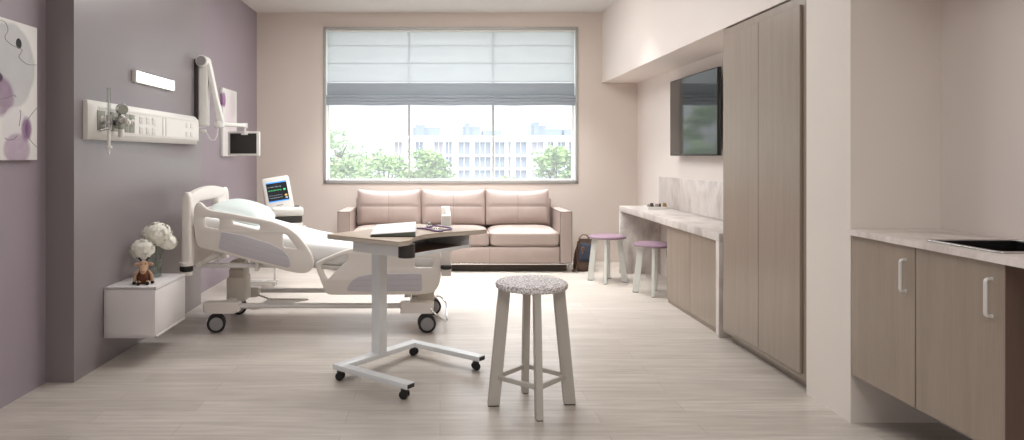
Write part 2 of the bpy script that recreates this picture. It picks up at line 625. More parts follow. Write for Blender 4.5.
def catmull(pts, n=8, closed=False):
    P = [Vector(p) for p in pts]
    k = len(P)
    out = []
    for i in range(k if closed else k - 1):
        if closed:
            a, b, c, d = P[i - 1], P[i], P[(i + 1) % k], P[(i + 2) % k]
        else:
            a, b, c, d = P[max(i - 1, 0)], P[i], P[i + 1], P[min(i + 2, k - 1)]
        for j in range(n):
            t = j / n
            out.append(.5 * ((2 * b) + (c - a) * t + (2 * a - 5 * b + 4 * c - d) * t * t + (3 * b - a - 3 * c + d) * t ** 3))
    if not closed:
        out.append(P[-1])
    return out


def rrect(x0, x1, y0, y1, r):
    return fillet([(x0, y0), (x1, y0), (x1, y1), (x0, y1)], r)


def tag(o, label, cat, group=None):
    o['label'], o['category'] = label, cat
    if group:
        o['group'] = group
    return o


def thing(name, label, cat, loc=(0, 0, 0), rz=0, group=None):
    o = bpy.data.objects.new(name, None)
    o.empty_display_size = .1
    COL.objects.link(o)
    o.location = loc
    o.rotation_euler = (0, 0, rz)
    return tag(o, label, cat, group)


def struct(o):
    o['kind'] = 'structure'
    return o


def dup(root, loc, rz, label):
    r = root.copy()
    COL.objects.link(r)
    r.location, r.rotation_euler = loc, (0, 0, rz)
    r['label'] = label
    for ch in list(root.children):
        c = ch.copy()
        COL.objects.link(c)
        c.parent = r
        for g in list(ch.children):
            d = g.copy()
            COL.objects.link(d)
            d.parent = c
    return r


# XZ plate placement: plate xy -> world x,z ; thickness along y
def XZ(y):
    return Matrix(((1, 0, 0, 0), (0, 0, -1, y), (0, 1, 0, 0), (0, 0, 0, 1)))


# YZ plate placement: plate x -> world y, plate y -> world z ; thickness along x
def YZ(x):
    return Matrix(((0, 0, 1, x), (1, 0, 0, 0), (0, 1, 0, 0), (0, 0, 0, 1)))


# ------------------------------------------------------------------ the room
XL, XB, XR, XF = -2.262, -2.10, 2.438, 2.0     # left wall, bed wall face, right wall, soffit face
YB, YF, ZC, ZS = 8.64, -2.2, 3.07, 2.2
struct(MB().bx(XL - .1, XR + .1, YF - .1, YB + .25, -.1, 0).build('floor', 'floor'))
struct(MB().bx(XL - .1, XR + .1, YF - .1, YB + .25, ZC, ZC + .1).build('ceiling', 'ceiling'))
vy0, vy1, vz0, vz1 = -1.3, 1.3, .95, 2.5          # unseen window added beside the camera to light the right side
struct(MB().bx(XL - .12, XL, vy1, YB + .25, 0, ZC).bx(XL - .12, XL, YF, vy0, 0, ZC).bx(XL - .12, XL, vy0, vy1, 0, vz0).bx(XL - .12, XL, vy0, vy1, vz1, ZC).build('wall_left', 'mauve'))
w2 = thing('added_window', 'wide unseen window added in the left wall to light the room', 'window', (XL, .1, vz0))
w2['kind'] = 'structure'
MB().bx(XL - .08, XL + .01, vy0, vy0 + .04, vz0, vz1).bx(XL - .08, XL + .01, vy1 - .04, vy1, vz0, vz1).bx(XL - .08, XL + .01, vy0, vy1, vz0, vz0 + .04)\
    .bx(XL - .08, XL + .01, vy0, vy1, vz1 - .04, vz1).bx(XL - .08, XL + .01, .08, .12, vz0, vz1).build('window_frame', 'frame', w2, True)
for a, b in ((vy0 + .04, .08), (.12, vy1 - .04)):
    MB().bx(XL - .05, XL - .044, a, b, vz0 + .04, vz1 - .04).build('pane', 'glass', w2, True)
struct(MB().bx(XL, XB, 4.016, 6.15, 0, ZC).build('wall_bed', 'headwall'))
struct(MB().bx(XR, XR + .12, YF, YB + .25, 0, ZC).build('wall_right', 'cream'))
struct(MB().bx(XL - .1, XR + .1, YF - .12, YF, 0, ZC).build('wall_front', 'cream'))
wx0, wx1, wz0, wz1 = -1.424, 1.692, .982, 2.878
wb = MB()
wb.bx(XL, wx0, YB, YB + .25, 0, ZC).bx(wx1, XR, YB, YB + .25, 0, ZC)
wb.bx(wx0, wx1, YB, YB + .25, 0, wz0).bx(wx0, wx1, YB, YB + .25, wz1, ZC)
struct(wb.build('wall_back', 'blush'))
struct(MB().bx(XF, XR, YF, YB, ZS, ZC).build('wall_soffit', 'cream'))
struct(MB().bx(XF, XR, 3.41, 3.82, 0, ZS).build('wall_column', 'pinkish'))

# window
win = thing('window_1', 'wide three-pane window in the back wall', 'window', ((wx0 + wx1) / 2, YB, wz0))
win['kind'] = 'structure'
fr = MB()
for (a, b, c, d) in ((wx0 - .014, wx0 + .018, wz0 - .02, wz1 + .014), (wx1 - .018, wx1 + .014, wz0 - .02, wz1 + .014)):
    fr.bx(a, b, YB - .012, YB + .03, c, d, .002)
fr.bx(wx0, wx1, YB - .012, YB + .03, wz0 - .02, wz0 + .02, .002).bx(wx0, wx1, YB - .012, YB + .03, wz1 - .014, wz1 + .014, .002)
fr.build('window_frame', 'frame', win, True)
rv = MB()
rv.bx(wx0, wx0 + .012, YB + .03, YB + .2, wz0, wz1).bx(wx1 - .012, wx1, YB + .03, YB + .2, wz0, wz1)
rv.bx(wx0, wx1, YB + .03, YB + .2, wz0, wz0 + .012).bx(wx0, wx1, YB + .03, YB + .2, wz1 - .012, wz1)
for (a, b) in ((wx0, wx0 + .035), (wx1 - .035, wx1)):
    rv.bx(a, b, YB + .15, YB + .2, wz0, wz1)
rv.bx(wx0, wx1, YB + .15, YB + .2, wz0, wz0 + .03).bx(wx0, wx1, YB + .15, YB + .2, wz1 - .03, wz1)
rv.build('window_reveal', 'white_frame', win, True)
mull = [(-.388), (.667)]
for x in mull:
    MB().bx(x - .01, x + .01, YB + .14, YB + .19, wz0 + .012, wz1 - .012, .003).build('mullion', 'frame', win, True)
edges = [wx0 + .03] + mull + [wx1 - .03]
for a, b in zip(edges, edges[1:]):
    MB().bx(a + .012, b - .012, YB + .165, YB + .171, wz0 + .03, wz1 - .03).build('pane', 'glass', win, True)

# roman blind
bl = thing('roman_blind', 'half-raised sheer white roman blind with grey bottom folds in the window', 'blind', (.134, YB + .06, 1.93))
bx0, bx1 = -1.400, 1.668
sh = MB()
zt, zr = 2.86, 2.215
pr = []
for i in range(33):
    z = zt + (zr - zt) * i / 32
    k = (i % 11) / 11
    pr.append((YB + .062 - .006 * math.sin(k * PI), z))
t = bmesh.new()
cols = [[t.verts.new((x, y, z)) for y, z in pr] for x in (bx0, bx1)]
for k in range(len(pr) - 1):
    t.faces.new((cols[0][k], cols[1][k], cols[1][k + 1], cols[0][k + 1]))
sh._add(t)
sh.build('blind_cloth', 'sheer', bl, True)
for z in (2.67, 2.452, 2.222):
    MB().bx(bx0, bx1, YB + .0555, YB + .0605, z - .004, z + .004).build('blind_rib', 'blind_cord', bl, True)
for x in (bx0 + .04, mull[0], mull[1], bx1 - .04):
    MB().bx(x - .003, x + .003, YB + .068, YB + .074, zr, zt).build('lift_cord', 'blind_cord', bl, True)
MB().bx(bx0, bx1, YB + .04, YB + .09, 2.845, 2.866, .004).build('headrail', 'white_frame', bl, True)


def fold(za, zb, y, bulge, grow):
    pts = []
    for i in range(9):
        t = i / 8
        pts.append((y - bulge * math.sin(t * PI), za + (zb - za) * t))
    pts += [(y + .012, zb), (y + .012, za)]
    secs = []
    for i in range(13):
        t = i / 12
        x = bx0 - grow + (bx1 - bx0 + 2 * grow) * t
        w = .004 * math.sin(t * 23) * (1 if bulge > .012 else .2)
        secs.append([(x, yy, zz + w) for yy, zz in pts])
    return MB().loft(secs)


fold(2.205, 2.045, YB + .045, .012, .0).build('blind_fold', 'blind_fold', bl, True)
fold(2.052, 2.012, YB + .022, .02, .012).build('blind_fold', 'blind_fold', bl, True)
fold(2.022, 1.972, YB + .034, .018, .014).build('blind_fold', 'blind_fold', bl, True)
fold(1.985, 1.930, YB + .044, .014, .012).build('blind_fold', 'blind_fold', bl, True)

# ------------------------------------------------------------------ wardrobe
wd = thing('wardrobe', 'tall two-door taupe wood wardrobe built in under the soffit', 'wardrobe', (2.2, 4.37, 0))
c = MB()
y0, y1 = 3.822, 4.945
c.bx(XF + .001, XR - .003, y0, y1, .065, 2.185)
c.bx(XF + .06, XR - .003, y0 + .005, y1 - .005, 0, .065)
c.build('carcass', 'wood', wd, True)
for (a, b) in ((3.862, 4.362), (4.367, 4.905)):
    d = MB().bx(XF - .016, XF, a, b, .1, 2.135, .0015, 1).build('door', 'wood', wd, True)
MB().bx(XF + .062, XF + .4, y0, y1, 2.186, 2.199).build('shadow_gap', 'gap_shade', wd, True)

# ------------------------------------------------------------------ desk run
dk = thing('marble_desk', 'long pale marble desk counter with waterfall end panels below the television', 'desk', (2.2, 6.4, 0))
MB().bx(XF - .008, XR - .003, 5.0, 7.79, .688, .748, .003).build('worktop', 'marble', dk, True)
MB().bx(XF - .008, XR - .003, 5.0, 5.058, 0, .687, .003).build('end_panel', 'marble', dk, True)
MB().bx(XF - .008, XR - .003, 7.732, 7.79, 0, .687, .003).build('end_panel', 'marble', dk, True)
tag(MB().bx(XR - .026, XR - .002, 4.955, 7.72, .75, 1.075, .003).build('backsplash', 'marble'),
    'pale marble backsplash standing behind the desk counter', 'backsplash')
cb = thing('desk_cabinet', 'low two-door wood cabinet under the marble desk counter', 'cabinet', (2.2, 5.6, 0))
MB().bx(XF + .04, XR - .004, 5.062, 6.23, .03, .684).build('carcass', 'wood_edge', cb, True)
MB().bx(XF + .03, XR - .004, 5.07, 6.22, 0, .033).build('plinth_or_shade_block', 'wood_edge', cb, True)
for (a, b) in ((5.066, 5.655), (5.66, 6.228)):
    MB().bx(XF + .02, XF + .038, a, b, .034, .684, .0015, 1).build('door', 'wood', cb, True)

# tray with trinkets
ty = 7.33
tr = thing('serving_tray', 'small white tray at the far end of the marble desk', 'tray', (2.27, ty, .7485))
t = MB()
t.bx(2.15, 2.395, ty - .09, ty + .09, .7485, .756, .002)
for (a, b, e, f) in ((2.15, 2.395, ty - .09, ty - .082), (2.15, 2.395, ty + .082, ty + .09), (2.15, 2.158, ty - .082, ty + .082), (2.387, 2.395, ty - .082, ty + .082)):
    t.bx(a, b, e, f, .756, .774, .002)
t.build('tray_body', 'white_plastic', tr, True)
M['trinket_dark'] = mat('dark_brown_glaze', (58, 44, 40), .35, vary=.1)
M['trinket_grey'] = mat('warm_grey_glaze', (168, 152, 145), .5, vary=.1)
M['trinket_green'] = mat('dark_olive_glaze', (70, 70, 62), .4, vary=.1)
M['trinket_gold'] = mat('amber_glaze', (150, 118, 70), .35, vary=.15, scale=30)
for (x, y, r, h, m, lab) in ((2.185, 7.33, .018, .04, 'trinket_grey', 'warm grey pot at the left end of the white tray'),
                             (2.222, 7.345, .021, .05, 'trinket_dark', 'dark brown pot left on the white tray'),
                             (2.268, 7.33, .02, .044, 'trinket_grey', 'pale taupe pot in the middle of the white tray'),
                             (2.302, 7.33, .014, .046, 'trinket_green', 'narrow dark olive pot on the white tray'),
                             (2.355, 7.34, .022, .05, 'trinket_gold', 'amber pot at the right end of the white tray')):
    q = MB().lathe([(0, 0), (r * .8, 0), (r, h * .25), (r, h * .62), (r * .72, h * .82), (r * .78, h), (r * .6, h), (r * .55, h * .85), (0, h * .8)], n=20)
    o = q.build('small_pot', m)
    o.location = (x, y, .7565)
    tag(o, lab, 'pot', 'pots on the white tray')

# television
tv = thing('television', 'black flat wall television above the marble desk', 'television', (2.35, 6.5, 1.3))
tv.rotation_euler = (0, 0, 0)
q = MB()
q.bx(2.338, 2.372, 5.895, 7.115, 1.302, 2.055, .006)
q.build('housing', 'tv_body', tv, True)
MB().bx(2.3365, 2.3392, 5.905, 7.105, 1.318, 2.045).build('screen', 'tv_glass', tv, True)
MB().bx(2.372, XR - .002, 6.2, 6.8, 1.5, 1.86, .004).build('wall_bracket', 'tv_body', tv, True)

# ------------------------------------------------------------------ sink run
sc_ = thing('sink_cabinet', 'wall-hung taupe wood sink cabinet with two handled doors', 'cabinet', (2.2, 2.94, .24))
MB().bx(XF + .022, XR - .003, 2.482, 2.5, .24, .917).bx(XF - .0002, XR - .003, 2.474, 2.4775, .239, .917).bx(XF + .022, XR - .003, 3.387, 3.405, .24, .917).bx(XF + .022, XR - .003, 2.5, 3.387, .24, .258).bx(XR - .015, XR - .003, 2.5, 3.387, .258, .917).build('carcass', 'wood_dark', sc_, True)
for (a, b, hy) in ((2.948, 3.404, 3.004), (2.478, 2.942, 2.535)):
    d = MB().bx(XF, XF + .02, a, b, .238, .915, .0015, 1).build('door', 'wood', sc_, True)
    h = MB()
    z0, z1 = .72, .855
    h.tube(fillet([(XF + .004, hy, z0), (XF - .025, hy, z0), (XF - .025, hy, z1), (XF + .004, hy, z1)], [0, .022, .022, 0], 6), .005, 12, flat=1.3)
    h.cyl((XF - .003, hy, z0), (XF + .002, hy, z0), .007, n=16).cyl((XF - .003, hy, z1), (XF + .002, hy, z1), .007, n=16)
    h.build('handle', 'handle', d, True, label='pale metal bow handle')
# counter with an opening for the basin
ct = MB()
cx0, cx1, cy0, cy1 = XF - .02, XR - .003, 1.7, 3.408
sx0, sx1, sy0, sy1 = 2.042, 2.405, 2.55, 2.922
ct.bx(cx0, sx0, cy0, cy1, .918, .945).bx(sx1, cx1, cy0, cy1, .918, .945)
ct.bx(sx0, sx1, sy1, cy1, .918, .945).bx(sx0, sx1, cy0, sy0, .918, .945)
tag(ct.build('sink_counter', 'counter'), 'pale stone counter holding the sink above the wall-hung cabinet', 'counter')
sk = thing('sink', 'dark inset kitchen sink with a steel rim in the pale counter', 'sink', (2.22, 2.6, .945))
rim = MB().plate([rrect(sx0 - .014, sx1 + .014, sy0 - .014, sy1 + .014, .03), rrect(sx0 + .009, sx1 - .009, sy0 + .009, sy1 - .009, .03)], .006, .0025,
                 Matrix.Translation((0, 0, .9485)))
rim.build('rim', 'steel', sk, True)
bs = MB()
ya, yb, z0 = sy0 + .008, sy1 - .008, .79
bs.bx(sx0 + .004, sx0 + .009, ya, yb, z0, .945).bx(sx1 - .018, sx1 - .012, ya, yb, z0, .945)
bs.bx(sx0 + .012, sx1 - .012, ya - .006, ya, z0, .945).bx(sx0 + .012, sx1 - .012, yb, yb + .006, z0, .945)
bs.bx(sx0 + .012, sx1 - .012, ya - .006, yb + .006, z0 - .006, z0)
bs.build('basin', 'dark_steel', sk, True)
MB().cyl((2.22, 2.73, z0), (2.22, 2.73, z0 + .004), .04, n=28).build('drain', 'chrome', sk, True)

# ------------------------------------------------------------------ sofa
sf = thing('sofa', 'blush leather three-seat sofa with chrome legs under the window', 'sofa', (.17, 8.2, 0))
sX0, sX1, sYf, sYb = -1.147, 1.479, 7.82, 8.6
MB().bx(sX0 + .02, sX1 - .02, sYf + .03, sYb, .1, .285, .01).build('base', 'sofa', sf, True)
MB().bx(sX0 + .05, sX1 - .05, 7.9, 8.56, .002, .1).build('plinth_or_shade_block', 'gap_shade', sf, True)  # dark block added to stand in for the shade under the sofa
MB().bx(sX0 + .13, sX1 - .13, 8.46, sYb, .28, .80, .03).build('back_frame', 'sofa', sf, True)
MB().bx(sX0 + .01, sX1 - .01, sYf + .012, sYf + .034, .082, .1, .003).bx(sX0 + .01, sX1 - .01, sYb - .05, sYb - .03, .082, .1, .003)\
    .bx(sX0 + .01, sX0 + .032, sYf + .02, sYb - .03, .082, .1, .003).bx(sX1 - .032, sX1 - .01, sYf + .02, sYb - .03, .082, .1, .003)\
    .build('base_rail', 'chrome', sf, True)
for x in (sX0 + .03, sX1 - .03):
    for y in (sYf + .028, sYb - .05):
        MB().bx(x - .008, x + .008, y - .008, y + .008, 0, .084, .003).build('leg', 'chrome', sf, True)
for (a, b) in ((sX0, sX0 + .138), (sX1 - .138, sX1)):
    ar = MB().puff(((a + b) / 2, (sYf + sYb) / 2, .39), (b - a, sYb - sYf, .58), .014, 8, (.004, 0, .003)).build('armrest', 'sofa', sf, True)
    pp = MB()
    for xx in (a + .004, b - .004):
        pp.tube([(xx, sYf + .004, .1), (xx, sYf + .004, .676), (xx, sYb - .01, .676)], .0035, 8)
    pp.tube([(a + .004, sYf + .004, .676), (b - .004, sYf + .004, .676)], .0035, 8)
    pp.build('piping', 'sofa_seam', ar, True)
MB().bx(sX0 + .142, sX1 - .142, sYf + .012, sYf + .05, .1, .282, .006).build('front_rail', 'sofa', sf, True)
for x in (-.2, .556):
    MB().bx(x - .002, x + .002, sYf + .0105, sYf + .02, .104, .28).build('rail_seam', 'sofa_seam', sf, True)
sw = (sX1 - sX0 - .276 - .006) / 3
for i in range(3):
    a = sX0 + .138 + .003 + i * sw
    cx = a + sw / 2
    st = MB().puff((cx, (sYf + .0 + 8.42) / 2, .372), (sw - .006, 8.42 - sYf, .155), .03, 18, (0, .003, .042), pw=5).build('seat_cushion', 'sofa', sf, True)
    sp = MB()
    sp.tube([(a + .012, sYf + .006, .43), (a + sw - .018, sYf + .006, .43)], .004, 8)
    sp.tube([(a + .012, sYf + .006, .306), (a + sw - .018, sYf + .006, .306)], .004, 8)
    sp.build('piping', 'sofa_seam', st, True)
bw = .757
for i in range(3):
    a = -.982 + i * (bw + .004)
    cx = a + bw / 2
    t = bmesh.new()
    # back cushion: puffed panel, corners stand up like ears, crossed by two stitched channels
    bmesh.ops.create_cube(t, size=2)
    bmesh.ops.subdivide_edges(t, edges=t.edges[:], cuts=24, use_grid_fill=True)
    hx, hy, hz, r = bw / 2, .085, .215, .04
    for v in t.verts:
        u = v.co.copy()
        p = Vector((u.x * hx, u.y * hy, u.z * hz))
        inn = Vector((max(-hx + r, min(hx - r, p.x)), max(-hy + r, min(hy - r, p.y)), max(-hz + r, min(hz - r, p.z))))
        d = p - inn
        if d.length > 1e-6:
            p = inn + d.normalized() * r * (1 if abs(u.x) < .96 or abs(u.z) < .96 else 1.2)
        sw2 = .05 * (1 - u.x ** 4) * (1 - u.z ** 4)
        gro = .008 * math.exp(-(u.x / .06) ** 2) + .008 * math.exp(-((u.z - .03) / .07) ** 2)
        p.y += math.copysign(max(sw2 - gro * min(1, sw2 * 30), 0), u.y) if abs(u.y) > .6 else 0
        if u.z > 0:
            p.z -= .03 * (1 - abs(u.x) ** 2.5) * u.z
        v.co = p
    q = MB()
    q._add(t, Matrix.Translation((cx, 8.365, .69)) @ Euler((math.radians(-7), 0, 0)).to_matrix().to_4x4())
    bk = q.build('back_cushion', 'sofa', sf, True, ang=60)
    g = MB()
    Rm = Matrix.Translation((cx, 8.365, .69)) @ Euler((math.radians(-7), 0, 0)).to_matrix().to_4x4()

    def fr_(u, w):
        sw2 = .05 * (1 - u ** 4) * (1 - w ** 4)
        gro = (.008 * math.exp(-(u / .06) ** 2) + .008 * math.exp(-((w - .03) / .07) ** 2)) * min(1, sw2 * 30)
        zz = w * hz - (.03 * (1 - abs(u) ** 2.5) * w if w > 0 else 0)
        return Rm @ Vector((u * hx, -hy - max(sw2 - gro, 0) - .0015, zz))
    g.tube([fr_(k / 20, .03) for k in range(-18, 19)], .0028, 6)
    g.tube([fr_(0, k / 20) for k in range(-17, 18)], .0028, 6)
    g.build('stitch_line', 'sofa_seam', bk, True)

# bag beside the sofa
bg = thing('shoulder_bag', 'brown leather and navy bag slumped on the floor beside the sofa', 'bag', (1.62, 7.95, 0))
q = MB()
secs = []
for (z, hx, hy, ox) in ((.004, .085, .085, 0), (.03, .1, .1, 0), (.1, .105, .1, .004), (.2, .1, .085, .014), (.28, .09, .065, .026), (.33, .078, .04, .034), (.36, .07, .018, .04)):
    ring = []
    for j in range(28):
        a = 2 * PI * j / 28
        e = .6
        ring.append((1.62 + ox + hx * math.copysign(abs(math.cos(a)) ** e, math.cos(a)), 7.95 + hy * math.copysign(abs(math.sin(a)) ** e, math.sin(a)) + .02 * z, z))
    secs.append(ring)
q.loft(secs).build('bag_body', 'leather', bg, True)
q = MB().puff((1.637, 7.868, .215), (.15, .03, .2), .014, 8, (0, .012, 0), (math.radians(-9), math.radians(7), 0))
fl = q.build('front_flap', 'navy', bg, True)
MB().bar((1.603, 7.848, .285), (1.596, 7.846, .13), .022, .01, .003, (0, 1, 0)).build('buckle_strap', 'leather_tan', fl, True)
MB().tube([(1.586, 7.838, .245), (1.616, 7.838, .245), (1.616, 7.838, .275), (1.586, 7.838, .275)], .004, 8, True).build('buckle', 'brass', fl, True)
MB().tube(catmull([(1.575, 7.95, .33), (1.585, 7.93, .38), (1.625, 7.92, .41), (1.675, 7.93, .39), (1.7, 7.95, .33)], 6), .013, 10, flat=.5).build('carry_handle', 'leather_tan', bg, True)
MB().tube(catmull([(1.56, 7.93, .33), (1.535, 7.85, .23), (1.53, 7.80, .1), (1.5, 7.76, .02), (1.48, 7.85, .014), (1.52, 7.93, .014), (1.56, 7.97, .02)], 6), .012, 8, flat=.4).build('shoulder_strap', 'leather', bg, True)

# ------------------------------------------------------------------ stools
def make_stool(name, label, rad_top, rad_foot, h, seat_r, seat_t, leg_m, seat_m, loc, rz, group=None, ring_z=None, lw=.062, lt=.034, dome=.012):
    st = thing(name, label, 'stool', loc, rz, group)
    zt = h - seat_t
    n = 40
    pf = [(0, zt), (seat_r - .012, zt), (seat_r - .003, zt + seat_t * .12), (seat_r, zt + seat_t * .38), (seat_r - .004, zt + seat_t * .62), (seat_r - .02, zt + seat_t * .8)]
    for k in range(1, 7):
        rr = (seat_r - .02) * (1 - k / 6)
        pf.append((rr, zt + seat_t * .8 + (seat_t * .2) * (1 - (1 - k / 6) ** 2) + 0))
    MB().lathe(pf, n=n).build('seat', seat_m, st)
    for k in range(4):
        a = k * PI / 2
        c, s = math.cos(a), math.sin(a)
        lg = MB()
        rt, rf = rad_top, rad_foot
        # flat tapering board set radially, foot cut level with the floor
        w0, w1 = lw * .5, lw * .5
        prof = [(rt - w0, zt), (rt + w0, zt), (rf + w1, .004), (rf - w1, .004)]
        sec = []
        for tt in (-lt / 2, lt / 2):
            sec.append([(c * r - s * tt, s * r + c * tt, z) for r, z in prof])
        lg.loft(sec)
        bmesh.ops.bevel(lg.bm, geom=lg.bm.edges[:], offset=.003, segments=2, affect='EDGES')
        l = lg.build('leg', leg_m, st)
        ft = MB()
        ft.bar((c * rf, s * rf, 0), (c * rf, s * rf, .005), lt * .9, lw * .9, 0, (c, s, 0))
        ft.build('foot_pad', 'dark_plastic', l)
    if ring_z:
        rg = rad_top + (rad_foot - rad_top) * (1 - ring_z / zt)
        for k in range(4):
            a, b = k * PI / 2, (k + 1) * PI / 2
            MB().bar((rg * math.cos(a), rg * math.sin(a), ring_z), (rg * math.cos(b), rg * math.sin(b), ring_z), .016, .024, .003).build('stretcher', leg_m, st)
    return st


make_stool('bar_stool', 'tall greige stool with grey tweed seat standing alone in the foreground', .142, .2, .661, .189, .05, 'stool_leg', 'tweed', (.478, 3.655, 0), math.radians(3), None, .15)
s1 = make_stool('low_stool', 'white low stool with mauve seat nearest the brown bag', .125, .175, .485, .193, .036, 'stool_white', 'mauve_seat', (1.737, 7.27, 0), math.radians(-19), 'low stools at the marble desk', None, .058, .03)
dup(s1, (2.03, 6.62, 0), math.radians(-21), 'white low stool with mauve seat partly behind the desk cabinet')

# ------------------------------------------------------------------ overbed table
ot = thing('overbed_table', 'adjustable overbed table with wood top and white wheeled base', 'table', (-.375, 4.32, 0), math.radians(51))
# local x runs along the base's back bar (length), local -y towards the two arms
BL, AR = .65, .5
base = MB()
zt0, zt1 = .062, .092
base.bx(-BL / 2 - .03, BL / 2 + .03, -.035, .035, zt0, zt1, .003)
for sx in (-1, 1):
    base.bx(sx * BL / 2 - .032, sx * BL / 2 + .032, -AR - .045, -.03, zt0, zt1, .003)
bo = base.build('base_frame', 'table_metal', ot)
for sx in (-1, 1):
    MB().bx(sx * BL / 2 - .026, sx * BL / 2 + .026, -AR - .049, -AR - .044, zt0 + .005, zt1 - .005).build('end_cap', 'rubber', bo)
for (x, y, a) in ((-BL / 2, 0, .5), (BL / 2, 0, .2), (-BL / 2, -AR, .4), (BL / 2, -AR, .9)):
    cs = MB()
    ca, sa = math.cos(a), math.sin(a)
    for k in (-1, 1):
        cs.cyl((x + ca * .008 * k, y + sa * .008 * k, .024), (x + ca * .023 * k, y + sa * .023 * k, .024), .024, n=24, bev=.003)
    w = cs.build('caster', 'rubber', ot)
    MB().cyl((x, y, .03), (x, y, .064), .009, n=12).cyl((x, y, .04), (x, y, .052), .02, n=16).build('caster_stem', 'dark_plastic', w)
cl = MB().bx(-.036, .036, -.034, .034, .09, .775, .006).build('column', 'table_metal', ot)
MB().bx(-.031, .031, -.029, .029, .5, .785, .004).build('inner_column', 'table_metal', ot)
# table top: 0.807 along x, from y=-.55 to y=.03, front edge scooped
tx0, tx1, ty0, ty1 = -.405, .402, -.535, .04
ZT = .85
out = [(tx0, ty1), (tx0, ty0)]
fr_pts = []
for k in range(0, 21):
    t = k / 20
    x = tx0 + (tx1 - tx0) * t
    bulge = .12 * math.sin(PI * ((t - .1) / .87) ** .8) ** 1.4 if .1 < t < .97 else 0
    fr_pts.append((x, ty0 + bulge))
poly = [(tx1, ty1), (tx0, ty1)] + fr_pts
rad = [.03, .03] + [.03] + [0] * 19 + [.03]
poly = fillet(poly, rad, 5)
MB().plate([poly], .004, .001, Matrix.Translation((0, 0, ZT - .002))).build('table_top', 'table_wood', ot)
MB().plate([poly], .022, .004, Matrix.Translation((0, 0, ZT - .0155))).build('edge_band', 'table_edge', ot)
# lift housing under the top, along local y at the -x end
MB().bx(-.312, -.25, -.45, -.09, .752, .822, .004).build('support_arm', 'table_metal', ot)
MB().bx(-.12, .1, -.12, .03, .77, .822, .004).build('support_bar', 'table_metal', ot)
MB().cyl((-.272, -.468, .747), (-.272, -.468, .823), .047, n=32, bev=.005).build('arm_end_knob', 'dark_plastic', ot)
ty_ = MB()
ty_.bx(-.245, .31, -.46, -.13, .745, .751, .001)
tb = ty_.build('pull_out_tray', 'tray_wood', ot)
lp = MB()
lp.bx(-.245, .316, -.467, -.46, .742, .762, .001).bx(.31, .316, -.46, -.13, .742, .822, .001).bx(-.245, .316, -.13, -.124, .742, .822, .001)
lp.build('tray_lip', 'table_metal', tb)


def T(lx, ly, lz=0):
    a = math.radians(51)
    return (-.375 + lx * math.cos(a) - ly * math.sin(a), 4.32 + lx * math.sin(a) + ly * math.cos(a), lz)


# binder on the table
bd = thing('ring_binder', 'white-covered binder lying on the overbed table', 'binder', (-.24, 4.13, ZT), 0)
# footprint from the picture at table height
k_ = H - ZT


def TP(px, py):
    s = (py - VY) / k_
    return ((px - VX) / s, F / s)


b0, b1, b2, b3 = TP(370.3, 237.0), TP(415.5, 237.0), TP(416.0, 226.5), TP(376.5, 227.0)


def slab(z0s, z1s, inset=0.0):
    cxm = sum(p[0] for p in (b0, b1, b2, b3)) / 4
    cym = sum(p[1] for p in (b0, b1, b2, b3)) / 4
    P = [(p[0] + (cxm - p[0]) * inset, p[1] + (cym - p[1]) * inset) for p in (b0, b1, b2, b3)]
    return MB().loft([[(x, y, z) for (x, y), z in zip(P, z0s)], [(x, y, z) for (x, y), z in zip(P, z1s)]])


slab([ZT + .0005] * 4, [ZT + .006] * 4).build('back_cover', 'cover_dark', bd, True)
slab([ZT + .006] * 4, [ZT + .012, ZT + .028, ZT + .028, ZT + .012], .04).build('pages', 'pages', bd, True)
slab([ZT + .0122, ZT + .0285, ZT + .0285, ZT + .0122], [ZT + .0155, ZT + .0315, ZT + .0315, ZT + .0155]).build('front_cover', 'paper', bd, True)

# stethoscope
sp0 = TP(432, 228)
stt = thing('stethoscope', 'purple stethoscope coiled on the overbed table beside the binder', 'stethoscope', (sp0[0], sp0[1], ZT), 0)
loop = [(417, 229.2), (424, 229.5), (429, 230.5), (436, 232), (444, 232.2), (450, 231.4), (451.5, 230.4), (448, 229.4), (441, 228.4), (434, 227.6), (428, 228), (424.5, 229.2), (427, 230.2), (432, 230.2)]
MB().tube([v + Vector((0, 0, ZT + .006 + (.006 if 30 < i < 75 else 0))) for i, v in enumerate(catmull([TP(*p) + (0,) for p in loop], 8))], .0055, 10).build('tubing', 'purple_tube', stt, True)
cp = TP(429.3, 227.2)
MB().cyl((cp[0], cp[1], ZT + .001), (cp[0], cp[1], ZT + .012), .021, n=28, bev=.003).cyl((cp[0], cp[1], ZT + .012), (cp[0], cp[1], ZT + .024), .009, n=16)\
    .cyl((cp[0], cp[1], ZT + .024), (cp[0], cp[1], ZT + .032), .015, .012, n=24, bev=.002).build('chest_piece', 'chrome', stt, True)
MB().tube([v + Vector((0, 0, ZT + .006)) for v in catmull([TP(*p) + (0,) for p in ((432, 230.2), (437, 229.6), (443, 230.2))], 5)], .0035, 8)\
    .tube([v + Vector((0, 0, ZT + .006)) for v in catmull([TP(*p) + (0,) for p in ((432, 230.2), (438, 231.2), (444, 231))], 5)], .0035, 8).build('ear_tube', 'chrome', stt, True)

# ------------------------------------------------------------------ hospital bed
bed = thing('hospital_bed', 'ivory hospital bed with raised back and castors against the mauve wall', 'bed', (-.9, 5.5, 0))
SN = 137.25
YN = F / SN


def SR(px, py):
    return ((px - VX) / SN, H - (py - VY) / SN)


# head board and foot board: panel seen along its length, rounded posts at both ends
yA, yC = 5.06, 5.965


